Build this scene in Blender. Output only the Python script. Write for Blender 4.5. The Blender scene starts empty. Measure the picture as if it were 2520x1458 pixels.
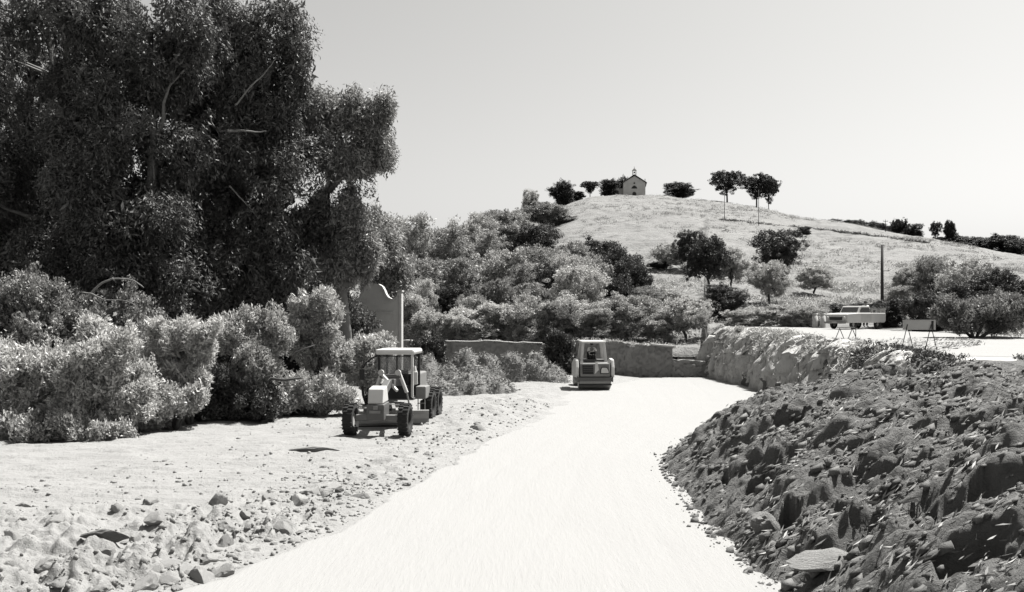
import bpy, bmesh, math, random
import numpy as np
from mathutils import Vector, Matrix, Euler
R = math.radians
random.seed(5)
rng = np.random.default_rng(11)
C = bpy.context.scene
COL = C.collection

# ------------------------------------------------------------------ camera, sky, sun, exposure
FP, CX, HV, CZ = 2300.0, 1260.0, 776.0, 4.33      # focal length, centre and horizon in 2520-wide pixels; eye height
cam_d = bpy.data.cameras.new('camera'); cam = bpy.data.objects.new('camera', cam_d); COL.objects.link(cam)
cam.location = (0, 0, CZ); cam.rotation_euler = (R(90), 0, 0)
cam_d.sensor_width = 36; cam_d.lens = FP/2520*36; cam_d.shift_y = 47/2520
cam_d.clip_start = .1; cam_d.clip_end = 6000
C.camera = cam

SUN = Vector((.80, .60, 0)).normalized()*math.cos(R(61)); SUN.z = math.sin(R(61))
w = bpy.data.worlds.new('World'); C.world = w; w.use_nodes = True
nt = w.node_tree; nt.nodes.clear()
sky = nt.nodes.new('ShaderNodeTexSky'); sky.sky_type = 'NISHITA'; sky.sun_disc = False
sky.sun_elevation = R(61); sky.sun_rotation = math.atan2(SUN.x, SUN.y); sky.dust_density = 3.0; sky.altitude = 100
bw = nt.nodes.new('ShaderNodeRGBToBW'); tint = nt.nodes.new('ShaderNodeMix'); tint.data_type = 'RGBA'; tint.blend_type = 'MULTIPLY'
tint.inputs[0].default_value = 1; tint.inputs[7].default_value = (1, .992, .97, 1)
bg = nt.nodes.new('ShaderNodeBackground'); bg.inputs[1].default_value = .064
out = nt.nodes.new('ShaderNodeOutputWorld')
nt.links.new(sky.outputs[0], bw.inputs[0]); nt.links.new(bw.outputs[0], tint.inputs[6]); nt.links.new(tint.outputs[2], bg.inputs[0]); nt.links.new(bg.outputs[0], out.inputs[0])
sd = bpy.data.lights.new('sun', 'SUN'); sd.energy = 5.0; sd.angle = R(.5); sd.color = (1, .985, .955)
so = bpy.data.objects.new('sun', sd); COL.objects.link(so); so.rotation_euler = SUN.to_track_quat('Z', 'Y').to_euler()
C.view_settings.view_transform = 'Standard'; C.view_settings.look = 'None'; C.view_settings.gamma = 1
C.view_settings.exposure = 1.50
C.render.engine = 'CYCLES'
C.cycles.max_bounces = 5; C.cycles.diffuse_bounces = 3; C.cycles.transparent_max_bounces = 8

# ------------------------------------------------------------------ noise
def _hash(ix, iy, iz, s):
    h = (ix*374761393 + iy*668265263 + iz*2147483647 + s*974634777) & 0xffffffff
    h = ((h ^ (h >> 13))*1274126177) & 0xffffffff
    h = (h ^ (h >> 16))
    return (h & 0xffff)/65535.0
def vnoise(p, s=0):
    p = np.asarray(p, float); i = np.floor(p).astype(np.int64); f = p-i; f = f*f*(3-2*f)
    r = 0
    for dx in (0, 1):
        for dy in (0, 1):
            for dz in (0, 1):
                wt = (f[..., 0] if dx else 1-f[..., 0])*(f[..., 1] if dy else 1-f[..., 1])*(f[..., 2] if dz else 1-f[..., 2])
                r = r + wt*_hash(i[..., 0]+dx, i[..., 1]+dy, i[..., 2]+dz, s)
    return r*2-1
def fbm(p, o=4, s=0, g=.5):
    p = np.asarray(p, float); r = 0; a = 1
    for k in range(o):
        r = r + a*vnoise(p*(2.03**k)+k*17.3, s+k); a *= g
    return r
def sstep(a, b, x):
    t = np.clip((x-a)/(b-a), 0, 1); return t*t*(3-2*t)
def P3(x, y, z=0.0):
    return np.stack(np.broadcast_arrays(x, y, z), -1).astype(float)

# ------------------------------------------------------------------ materials (the place is seen in black and white, so everything is grey)
def mat(name, col, var=0.0, scale=4.0, rough=.85, bump=0.0, bscale=30.0, metal=0.0, island=0.0, transl=0.0, dark=None, dthr=.5, stretch=None, objvar=0.0, spec=.3, detail=6):
    m = bpy.data.materials.new(name); m.use_nodes = True; t = m.node_tree; N = t.nodes; L = t.links
    b = N['Principled BSDF']; b.inputs['Roughness'].default_value = rough; b.inputs['Metallic'].default_value = metal
    b.inputs['Specular IOR Level'].default_value = spec
    tc = N.new('ShaderNodeTexCoord'); src = tc.outputs['Object']
    if stretch:
        mp = N.new('ShaderNodeMapping'); mp.inputs['Scale'].default_value = stretch[0]; mp.inputs['Rotation'].default_value = stretch[1]
        L.new(src, mp.inputs[0]); src = mp.outputs[0]
    val = None
    def add(sock, fac):
        nonlocal val
        ma = N.new('ShaderNodeMath'); ma.operation = 'MULTIPLY_ADD'; ma.inputs[1].default_value = 2*fac; L.new(sock, ma.inputs[0])
        if val is None: ma.inputs[2].default_value = 1-fac
        else:
            sb = N.new('ShaderNodeMath'); sb.operation = 'SUBTRACT'; sb.inputs[1].default_value = fac; L.new(val, sb.inputs[0]); L.new(sb.outputs[0], ma.inputs[2])
        val = ma.outputs[0]
    if var:
        n = N.new('ShaderNodeTexNoise'); n.inputs['Scale'].default_value = scale; n.inputs['Detail'].default_value = detail; n.inputs['Roughness'].default_value = .65
        L.new(src, n.inputs['Vector']); add(n.outputs[0], var)
    if island:
        g = N.new('ShaderNodeNewGeometry'); add(g.outputs['Random Per Island'], island)
    if objvar:
        o = N.new('ShaderNodeObjectInfo'); add(o.outputs['Random'], objvar)
    c = col if isinstance(col, tuple) else (col, col*.993, col*.972)
    base = None
    if val is not None:
        mx = N.new('ShaderNodeMix'); mx.data_type = 'RGBA'; mx.blend_type = 'MULTIPLY'; mx.inputs[0].default_value = 1
        mx.inputs[6].default_value = (*c, 1); cl = N.new('ShaderNodeCombineColor')
        for k in range(3): L.new(val, cl.inputs[k])
        L.new(cl.outputs[0], mx.inputs[7]); base = mx.outputs[2]
    else: b.inputs['Base Color'].default_value = (*c, 1)
    if dark is not None:
        n = N.new('ShaderNodeTexNoise'); n.inputs['Scale'].default_value = scale*2.7; n.inputs['Detail'].default_value = 8; n.inputs['Roughness'].default_value = .7
        L.new(src, n.inputs['Vector']); rp = N.new('ShaderNodeMapRange'); rp.inputs[1].default_value = dthr; rp.inputs[2].default_value = dthr+.12
        L.new(n.outputs[0], rp.inputs[0]); mx = N.new('ShaderNodeMix'); mx.data_type = 'RGBA'; L.new(rp.outputs[0], mx.inputs[0])
        L.new(base, mx.inputs[6]); mx.inputs[7].default_value = (dark, dark, dark*.97, 1); base = mx.outputs[2]
    if base is not None: L.new(base, b.inputs['Base Color'])
    if bump:
        n = N.new('ShaderNodeTexNoise'); n.inputs['Scale'].default_value = bscale; n.inputs['Detail'].default_value = 6; n.inputs['Roughness'].default_value = .7
        L.new(src, n.inputs['Vector']); bp = N.new('ShaderNodeBump'); bp.inputs['Strength'].default_value = 1; bp.inputs['Distance'].default_value = bump
        L.new(n.outputs[0], bp.inputs['Height']); L.new(bp.outputs[0], b.inputs['Normal'])
    if transl:
        tr = N.new('ShaderNodeBsdfTranslucent'); ms = N.new('ShaderNodeMixShader'); ms.inputs[0].default_value = transl
        if base is not None: L.new(base, tr.inputs[0])
        o = N['Material Output']; L.new(b.outputs[0], ms.inputs[1]); L.new(tr.outputs[0], ms.inputs[2]); L.new(ms.outputs[0], o.inputs[0])
    return m
M = {}
M['ground'] = mat('graded_earth', .185, .2, .6, .95, .07, 7, dark=.10, dthr=.58)
M['road'] = mat('white_gravel', .195, .03, .5, .95, .02, 12, stretch=((1, .14, 1), (0, 0, -.1)))
M['uproad'] = mat('upper_gravel', .19, .06, .4, .95, .012, 25)
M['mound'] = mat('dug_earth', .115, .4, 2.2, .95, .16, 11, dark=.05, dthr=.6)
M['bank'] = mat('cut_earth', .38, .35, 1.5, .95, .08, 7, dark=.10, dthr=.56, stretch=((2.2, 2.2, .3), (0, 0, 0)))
M['hill'] = mat('dry_grass_slope', .135, .42, .13, .95, .35, 1.2, dark=.06, dthr=.54)
M['heap'] = mat('heaped_earth', .13, .35, 1.4, .95, .08, 9, dark=.05, dthr=.56)
M['brush'] = mat('cut_brush', .17, .3, 2, .9, island=.75)
M['clod'] = mat('pale_clod', .20, .2, 6, .95, .02, 30, objvar=.15)
M['dclod'] = mat('dark_clod', .10, .25, 6, .95, .02, 30, island=.35)
M['stone'] = mat('old_masonry', .18, .4, 2.2, .95, .06, 9, dark=.07, dthr=.6)
M['plaster'] = mat('weathered_plaster', .34, .25, 1.4, .9, .02, 12, dark=.16, dthr=.62)
M['chapel'] = mat('chapel_stone', .40, .35, .6, .9, dark=.25, dthr=.6)
M['cap'] = mat('lime_coping', .36, .15, 2, .9, .01, 20)
M['bark'] = mat('bark', .06, .3, 5, .95, .02, 18)
M['barkl'] = mat('pale_bark', .14, .3, 5, .95, .02, 18)
def leafm(n, c, tr=.25, isl=.35, var=.3, sc=.45): return mat(n, c, var, sc, .6, island=isl, transl=tr, objvar=.12, spec=.35, detail=3)
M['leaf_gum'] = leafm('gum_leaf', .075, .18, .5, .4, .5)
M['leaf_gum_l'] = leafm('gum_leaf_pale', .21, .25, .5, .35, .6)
M['leaf_pale'] = leafm('pale_leaf', .44, .3, .35, .3, .7)
M['leaf_mid'] = leafm('mid_leaf', .31, .22, .45, .35, .6)
M['leaf_oak'] = leafm('oak_leaf', .05, .15, .4, .3, .6)
M['leaf_olive'] = leafm('olive_leaf', .38, .25, .45, .3, .6)
M['leaf_pine'] = leafm('pine_needle', .018, .08, .4, .3, .6)
M['twig'] = mat('dry_twig', .2, .3, 2, .9, island=.5)
M['strawl'] = mat('dry_straw', .42, .2, 2, .9, island=.4)
M['white'] = mat('chalky_paint', .42, .12, 3, .45, dark=.28, dthr=.66)
M['paint'] = mat('pale_paint', .15, .2, 5, .5, dark=.05, dthr=.62)
M['grey'] = mat('grey_paint', .075, .2, 4, .55, dark=.035, dthr=.6)
M['black'] = mat('dark_metal', .014, .3, 5, .6)
M['steel'] = mat('worn_steel', .2, .2, 5, .45, metal=.6)
M['rubber'] = mat('dusty_rubber', .022, .4, 6, .9, .01, 25)
M['rim'] = mat('pale_rim', .28, .2, 5, .6)
M['glass'] = mat('glass', .03, rough=.08, spec=.8)
M['skin'] = mat('skin', .18, .05, 5, .6); M['cloth_w'] = mat('light_cloth', .7, .06, 8, .9); M['cloth_d'] = mat('dark_cloth', .03, .1, 8, .9); M['hair'] = mat('hair', .02, .1, 20, .7)
M['wood'] = mat('weathered_wood', .035, .3, 3, .9); M['woodl'] = mat('pale_wood', .22, .2, 5, .9)
# clear cab glass
gm = bpy.data.materials.new('cab_glass'); gm.use_nodes = True; _n = gm.node_tree
_b = _n.nodes['Principled BSDF']; _b.inputs['Roughness'].default_value = .05; _b.inputs['Base Color'].default_value = (.6, .6, .6, 1)
_t = _n.nodes.new('ShaderNodeBsdfTransparent'); _t.inputs[0].default_value = (.8, .8, .8, 1); _m = _n.nodes.new('ShaderNodeMixShader'); _m.inputs[0].default_value = .12
_n.links.new(_t.outputs[0], _m.inputs[1]); _n.links.new(_b.outputs[0], _m.inputs[2]); _n.links.new(_m.outputs[0], _n.nodes['Material Output'].inputs[0]); M['cabglass'] = gm

# ------------------------------------------------------------------ object helpers
def tag(o, label=None, cat=None, group=None, kind=None):
    if label: o['label'] = label
    if cat: o['category'] = cat
    if group: o['group'] = group
    if kind: o['kind'] = kind
    return o
def empty(name, loc, rz=0.0, label=None, cat=None, group=None, tilt=(0, 0)):
    o = bpy.data.objects.new(name, None); COL.objects.link(o); o.location = loc; o.rotation_euler = (tilt[0], tilt[1], rz); o.empty_display_size = .3
    return tag(o, label, cat, group)
def link_mesh(name, me, m, parent=None):
    o = bpy.data.objects.new(name, me); COL.objects.link(o)
    if m is not None and not me.materials: me.materials.append(m)
    if parent is not None: o.parent = parent
    return o
def np_mesh(name, v, f, smooth=False):
    me = bpy.data.meshes.new(name); v = np.asarray(v, np.float32); f = np.asarray(f, np.int32); k = f.shape[1]
    me.vertices.add(len(v)); me.vertices.foreach_set('co', v.ravel())
    me.loops.add(f.size); me.loops.foreach_set('vertex_index', f.ravel())
    me.polygons.add(len(f)); me.polygons.foreach_set('loop_start', np.arange(0, f.size, k, dtype=np.int32)); me.polygons.foreach_set('loop_total', np.full(len(f), k, np.int32))
    if smooth: me.polygons.foreach_set('use_smooth', np.ones(len(f), bool))
    me.update(calc_edges=True); return me
def grid_faces(nr, nc):
    a = np.arange(nr*nc).reshape(nr, nc)
    return np.stack([a[:-1, :-1], a[:-1, 1:], a[1:, 1:], a[1:, :-1]], -1).reshape(-1, 4)
class MB:
    def __init__(s): s.bm = bmesh.new()
    def box(s, c, d, rot=(0, 0, 0), bev=0.0, taper=None):
        g = bmesh.ops.create_cube(s.bm, size=1)['verts']
        if taper:
            for v in g:
                if v.co.z > 0: v.co.x *= taper[0]; v.co.y *= taper[1]
        bmesh.ops.transform(s.bm, matrix=Matrix.Translation(c) @ Euler(rot).to_matrix().to_4x4() @ Matrix.Diagonal((*d, 1)), verts=g)
        if bev:
            ed = {e for v in g for e in v.link_edges}; bmesh.ops.bevel(s.bm, geom=list(ed), offset=bev, segments=2, affect='EDGES', profile=.5)
        return s
    def cyl(s, a, b, r0, r1=None, n=12):
        a = Vector(a); b = Vector(b); r1 = r0 if r1 is None else r1; d = b-a
        g = bmesh.ops.create_cone(s.bm, cap_ends=True, segments=n, radius1=r0, radius2=r1, depth=d.length)['verts']
        bmesh.ops.transform(s.bm, matrix=Matrix.Translation((a+b)/2) @ d.to_track_quat('Z', 'Y').to_matrix().to_4x4(), verts=g); return s
    def tube(s, pts, rad, n=7):
        pts = [Vector(p) for p in pts]; rad = rad if isinstance(rad, (list, tuple)) else [rad]*len(pts); rings = []
        for i, p in enumerate(pts):
            d = (pts[min(i+1, len(pts)-1)]-pts[max(i-1, 0)]).normalized(); q = d.to_track_quat('Z', 'Y').to_matrix()
            rings.append([s.bm.verts.new(p+q @ Vector((math.cos(6.2832*k/n), math.sin(6.2832*k/n), 0))*rad[i]) for k in range(n)])
        for a, b in zip(rings, rings[1:]):
            for k in range(n): s.bm.faces.new((a[k], a[(k+1) % n], b[(k+1) % n], b[k]))
        s.bm.faces.new(rings[0][::-1]); s.bm.faces.new(rings[-1]); return s
    def sph(s, c, r, n=10, sc=(1, 1, 1)):
        g = bmesh.ops.create_uvsphere(s.bm, u_segments=n, v_segments=max(6, n*2//3), radius=r)['verts']
        bmesh.ops.transform(s.bm, matrix=Matrix.Translation(c) @ Matrix.Diagonal((*sc, 1)), verts=g); return s
    def prism(s, pts, a, b, axis='Y', bev=0.0):   # outline in the two other axes, extruded a..b
        def P(p, t): return {'Y': (p[0], t, p[1]), 'X': (t, p[0], p[1]), 'Z': (p[0], p[1], t)}[axis]
        A = [s.bm.verts.new(P(p, a)) for p in pts]; B = [s.bm.verts.new(P(p, b)) for p in pts]; n = len(pts)
        fs = [s.bm.faces.new(A), s.bm.faces.new(B[::-1])]+[s.bm.faces.new((A[k], B[k], B[(k+1) % n], A[(k+1) % n])) for k in range(n)]
        bmesh.ops.recalc_face_normals(s.bm, faces=fs)
        if bev: bmesh.ops.bevel(s.bm, geom=list({e for f in fs for e in f.edges}), offset=bev, segments=2, affect='EDGES', profile=.5)
        return s
    def lathe(s, prof, c=(0, 0, 0), axis='X', n=24):   # profile (along axis, radius)
        rings = []
        for t, r in prof:
            ring = []
            for k in range(n):
                a = 6.28318*k/n; p = {'X': (t, r*math.cos(a), r*math.sin(a)), 'Z': (r*math.cos(a), r*math.sin(a), t), 'Y': (r*math.cos(a), t, r*math.sin(a))}[axis]
                ring.append(s.bm.verts.new(Vector(p)+Vector(c)))
            rings.append(ring)
        fs = []
        for a, b in zip(rings, rings[1:]):
            for k in range(n): fs.append(s.bm.faces.new((a[k], a[(k+1) % n], b[(k+1) % n], b[k])))
        fs.append(s.bm.faces.new(rings[0])); fs.append(s.bm.faces.new(rings[-1])); bmesh.ops.recalc_face_normals(s.bm, faces=fs); return s
    def build(s, name, m, parent=None, smooth=False):
        me = bpy.data.meshes.new(name); s.bm.to_mesh(me); s.bm.free()
        if smooth: me.polygons.foreach_set('use_smooth', [True]*len(me.polygons))
        return link_mesh(name, me, m, parent)
def copy_tree(o, parent=None):
    c = o.copy(); COL.objects.link(c); c.parent = parent
    for ch in list(o.children): copy_tree(ch, c)
    return c

# ------------------------------------------------------------------ terrain functions
TOE = ([0, 14, 18.3, 22.4, 27.4, 32.8, 36, 38, 40, 42, 46, 50, 58, 64.7, 75], [4.0, 4.2, 4.0, 4.2, 4.4, 6.2, 8.7, 10.2, 11.7, 12.7, 13.8, 14.1, 14.1, 13.6, 13.4])
DD = ([0, 30, 34, 38, 46, 75], [7, 6.5, 5.5, 4.5, 3, 3])                     # how far the spoil takes to reach its height
MH = ([0, 24, 28, 31, 34, 38, 42, 46, 75], [1, .98, .88, .74, .60, .44, .28, .0, 0])   # height of the spoil as a share of the terrace
TB = ([0, 24, 28, 31, 34, 38, 44, 50, 58, 64.7, 75], [9.4, 9.6, 10.9, 12.0, 12.7, 13.2, 13.75, 14.1, 14.1, 13.6, 13.4]); DB = 1.75
def zt(y): return 2.94+(np.maximum(y, 12)-34)*.0155
def emb(x, y):
    d = x-np.interp(y, *TOE); q = np.clip(d/np.interp(y, *DD), 0, None); m = (1-np.exp(-2.4*q))/(1-math.exp(-2.4)); m = np.where(q < 1, m, 1.0)*np.interp(y, *MH)
    q = np.clip((x-np.interp(y, *TB))/DB, 0, None); b = (1-np.exp(-2.4*q))/(1-math.exp(-2.4)); b = np.where(q < 1, b, 1.0)
    return np.where(d > 0, np.maximum(m, b)*zt(y), -.3+0*d)
RU = [-400, 500, 800, 950, 1180, 1300, 1400, 1450, 1530, 1640, 1750, 1850, 1950, 2030, 2120, 2200, 2280, 2339, 2520, 3000]
RV = [700, 690, 670, 620, 585, 550, 502, 487, 484, 484, 500, 515, 537, 548, 562, 578, 592, 601, 632, 690]
RY = [240, 240, 240, 245, 255, 275, 290, 295, 295, 292, 285, 275, 265, 258, 248, 238, 228, 220, 200, 170]
BY = ([-400, 1800, 1900, 2100, 2339, 2520, 3000], [65.9, 65.9, 66.5, 62, 52.5, 46, 38])
def hill(x, y):
    u = CX+FP*x/np.maximum(y, 1); yr = np.interp(u, RU, RY); zr = CZ+(HV-np.interp(u, RU, RV))/FP*yr
    yb = np.interp(u, *BY); zb = np.where(u > 1740, zt(yb)-.05, np.interp(u, [900, 1000, 1740], [0.2, 1.9, 2.0]))
    t = (y-yb)/(yr-yb)
    k = np.interp(t, [0, .08, .17, .3, .48, .65, .82, .94, 1, 1.06, 1.25, 1.6, 3], [0, .035, .08, .17, .36, .60, .835, .965, 1, 1.01, .97, .75, .2])
    z = zb+(zr-zb)*k
    amp = .9*sstep(0, .35, t)*(1-.6*sstep(.8, 1, t))
    z = z+amp*fbm(P3(x*.045, y*.045, 3.1), 3, 5)
    return np.where(t >= 0, z, -1.0)
def surf(x, y):
    return np.maximum(np.maximum(0, emb(x, y)), hill(x, y))
def px(u, v, Y): return Vector(((u-CX)/FP*Y, Y, CZ-(v-HV)/FP*Y))
_YS = np.concatenate([np.arange(8, 120, .1), np.arange(120, 420, .4)])
def hit(u, v, y0=8):
    s = (u-CX)/FP; ys = _YS[_YS >= y0]; z = CZ-(v-HV)/FP*ys; g = surf(s*ys, ys); i = np.argmax(g >= z)
    if not (g >= z).any(): i = np.argmax(g/ys); 
    return Vector((s*ys[i], ys[i], float(g[i])))
def onY(u, Y):
    x = (u-CX)/FP*Y; return Vector((x, Y, float(surf(np.array(x), np.array(float(Y))))))

# ------------------------------------------------------------------ ground, roads, embankment, hill
LE = ([13, 14.6, 15.7, 18.3, 22.4, 26.6, 31.7, 40.8, 50, 57.2, 62, 64.9], [-6.0, -5.4, -4.8, -3.66, -2.9, -1.97, -.83, 1.24, 2.6, 3.6, 5.5, 6.4])
def ground_h(x, y):
    le = np.interp(y, *LE); off = le-x      # metres to the left of the road
    rough = sstep(-.2, 1.2, off)
    z = -.03+rough*(.05*fbm(P3(x*.5, y*1.1), 4, 1)+.045*fbm(P3(x*1.2, y*5.5), 3, 9)+.03)
    strip = np.exp(-((off-1.6)/1.7)**2)*rough*sstep(46, 36, y)
    near = sstep(22.5, 18.5, y)*rough*sstep(10, 6.5, off)
    z = z+(strip*.09+near*.20)*np.maximum(0, fbm(P3(x*1.7, y*1.7), 4, 3, .6)+.25)
    z = z+.5*sstep(50, 63, y)*sstep(4.5, -2, x-np.interp(y, [50, 64], [0, 6]))*(1+.3*fbm(P3(x*.6, y*.6), 3, 4))
    z = z+.25*np.exp(-((x+1.0-(y-40)*.15)/2.2)**2)*sstep(33, 38, y)*sstep(56, 46, y)*(1+.6*fbm(P3(x*1.1, y*1.1), 4, 6))
    return z
ss = np.linspace(-1.0, .35, 760); yy = 6*np.exp(np.linspace(0, math.log(75/6), 620))
S, Yg = np.meshgrid(ss, yy); X = S*Yg
V = P3(X, Yg, ground_h(X, Yg)).reshape(-1, 3)
tag(link_mesh('ground', np_mesh('ground', V, grid_faces(*X.shape), True), M['ground']), kind='structure')
gx = np.array([-4000, -300, -75, 300, 4000.]); gy = np.array([-4000, -50, 6.0, 75, 300, 4000]); A, B = np.meshgrid(gx, gy)
tag(link_mesh('terrain_base', np_mesh('terrain_base', P3(A, B, -.45).reshape(-1, 3), grid_faces(*A.shape)), M['ground']), kind='structure')

ys = np.arange(9, 65.2, .14); ts = np.linspace(0, 1, 180); T, Yr = np.meshgrid(ts, ys)
lx = np.interp(Yr, *LE)+.22*fbm(P3(0*Yr+3, Yr*1.3), 4, 21); rx = np.interp(Yr, *TOE)+.5
X = lx+(rx-lx)*T
Z = .03+.012*fbm(P3(X*.5, Yr*.4), 3, 8)+.002*fbm(P3(X*3, Yr*.35), 3, 18)
for t_, wv in ((.16, .3), (.27, .3), (.38, .5), (.50, .5), (.66, .4), (.80, .4)):
    Z = Z-.009*np.exp(-(((T-t_)*(rx-lx)-wv*np.sin(Yr*.13+t_*9))/.16)**2)*(.6+.4*vnoise(P3(Yr*.4, t_*9, 0), 3))
Z = Z-.05*sstep(.02, 0, T)
tag(link_mesh('road', np_mesh('road', P3(X, Yr, Z).reshape(-1, 3), grid_faces(*X.shape), True), M['road']), kind='structure')

PITS = []
for u, v, ru, rv, dep in [(1935, 1262, 42, 62, 1.15), (1850, 1195, 34, 34, .45), (1785, 1180, 14, 32, .4), (2110, 1318, 110, 42, .9), (2165, 1105, 55, 20, .45), (2262, 1285, 55, 40, .5),
                          (2290, 1215, 60, 16, .3), (2060, 1230, 30, 12, .25), (2420, 1200, 60, 30, .4), (2440, 1350, 70, 30, .4), (2310, 930, 20, 26, .5)]:
    p = hit(u, v); k = p.y/FP; PITS.append((p.x, p.y, ru*k*1.0, max(.38, rv*k*1.0), dep*1.25))
def mound_disp(X_, Y_):
    d = X_-np.interp(Y_, *TOE); tb = X_-np.interp(Y_, *TB); Z_ = np.where(d > 0, emb(X_, Y_), 0)
    fade = sstep(-.5, .3, d)*(1-sstep(DB*.85, DB*1.15, tb)*np.interp(Y_, [24, 31], [.35, 1]))
    c, s = math.cos(.18), math.sin(.18); q = P3(X_*c+Y_*s, -X_*s+Y_*c, Z_)           # slide streaks run down the fall of the slope
    big = .32*fbm(q*[.45, .8, .6], 3, 31); mid = .26*(np.abs(fbm(q*[.6, 1.9, 1.0], 4, 33, .55))-.35)
    pk = -.85*np.clip(fbm(q*[1.0, 2.3, 1.6], 3, 35, .5)-.28, 0, .5); fin = .11*fbm(q*[.8, 3.6, 1.2], 3, 37, .55)+.035*fbm(q*[5, 9, 8], 2, 39)
    h = (big+mid+pk+fin)*fade*(.35+.65*sstep(0, 1.6, d)); pit = 0*h
    for (a, b, ra, rb, dp) in PITS:
        wob = .4*vnoise(P3(X_*3.1, Y_*3.1, a), 3)+.15*vnoise(P3(X_*8, Y_*8, a), 4)
        r = np.sqrt(((X_-a)/ra)**2+((Y_-b)/rb)**2)+wob; pit = np.maximum(pit, dp*(1-sstep(.80, 1.0, r)))
    return (h-pit)*(1-sstep(29, 34, Y_)*sstep(-.2, .5, tb))
def embankment():
    ys = np.arange(3, 66.5, .047); ds = np.concatenate([np.arange(-.6, 9, .05), 9+np.cumsum(np.linspace(.05, 1.5, 60))]); D_, Y_ = np.meshgrid(ds, ys)
    X_ = np.interp(Y_, *TOE)+D_; d = D_; tb = X_-np.interp(Y_, *TB)
    Z_ = np.where(d > 0, emb(X_, Y_), -.35+.35*sstep(-.6, 0, d)); p = P3(X_, Y_, Z_); fade = sstep(-.5, .3, d)*(1-sstep(DB*.85, DB*1.15, tb))
    p[..., 2] += mound_disp(X_, Y_)
    p[..., 0] += fade*.14*fbm(P3(X_*1.5, Y_*2.2, Z_)+9, 3, 41); p[..., 1] += fade*.16*fbm(P3(X_*1.5, Y_*2.2, Z_)+19, 3, 43)
    wb = sstep(29, 34, Y_)*sstep(-.4, .4, tb)
    st = fbm(P3(Y_*1.9, Z_*.2, 0), 4, 51, .62); fin = fbm(P3(X_*2.5, Y_*4, Z_*2.5), 4, 53, .6)
    p[..., 0] += wb*fade*(.7*st+.25*fin); p[..., 2] += wb*fade*(.2*fin); p[..., 1] += wb*fade*.25*fbm(P3(X_*2, Y_*1.5, Z_*1.2), 3, 58)
    p[..., 2] += wb*.10*np.maximum(0, fbm(P3(X_*1.2, Y_*1.2, 0), 3, 57))*sstep(.7*DB, .95*DB, tb)*(1-sstep(1.05*DB, 1.4*DB, tb))
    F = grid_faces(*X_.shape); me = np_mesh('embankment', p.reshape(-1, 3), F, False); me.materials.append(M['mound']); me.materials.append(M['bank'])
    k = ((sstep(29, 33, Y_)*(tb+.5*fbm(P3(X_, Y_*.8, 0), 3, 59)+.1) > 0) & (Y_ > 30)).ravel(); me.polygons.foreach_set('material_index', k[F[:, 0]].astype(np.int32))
    tag(link_mesh('embankment', me, None), kind='structure')
embankment()
# upper road on the terrace
NE = ([26, 31.6, 33, 46.6, 59, 63, 67.5], [40, 15.5, 14.2, 16.2, 15.6, 15.8, 17.0]); FE = ([26, 40, 52, 61.5, 67, 67.5], [42, 40, 25.2, 22.9, 18, 17.6])
ys = np.arange(28, 67.4, .15); T, Yr = np.meshgrid(np.linspace(0, 1, 50), ys)
lx = np.interp(Yr, *NE)+.35*fbm(P3(0*Yr+7, Yr*.9), 4, 61); rx = np.interp(Yr, *FE)+.3*fbm(P3(0*Yr+9, Yr*.9), 3, 63); X = lx+(rx-lx)*T
Z = zt(Yr)+.06+.02*fbm(P3(X*.4, Yr*.4), 3, 8)-.12*sstep(.03, 0, T)
tag(link_mesh('upper_road', np_mesh('upper_road', P3(X, Yr, Z).reshape(-1, 3), grid_faces(*X.shape), True), M['uproad']), kind='structure')
# hill
us = np.linspace(-700, 3300, 640); tt = np.concatenate([np.linspace(0, .3, 130), np.linspace(.304, 1.1, 260), np.linspace(1.12, 2.4, 30)])
U_, T_ = np.meshgrid(us, tt); YR = np.interp(U_, RU, RY); YB = np.interp(U_, *BY); Yh = YB+T_*(YR-YB)+1e-4; Xh = (U_-CX)/FP*Yh
Zh = hill(Xh, Yh)+.14*sstep(.03, .2, T_)*fbm(P3(Xh*.5, Yh*.5), 4, 71, .6)
Zh += .35*sstep(.3, .5, T_)*np.maximum(0, fbm(P3(Xh*.06+Yh*.02, Yh*.22), 3, 73))
Zh[0] -= .6
tag(link_mesh('hill', np_mesh('hill', P3(Xh, Yh, Zh).reshape(-1, 3), grid_faces(*U_.shape), True), M['hill']), kind='structure')

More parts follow.
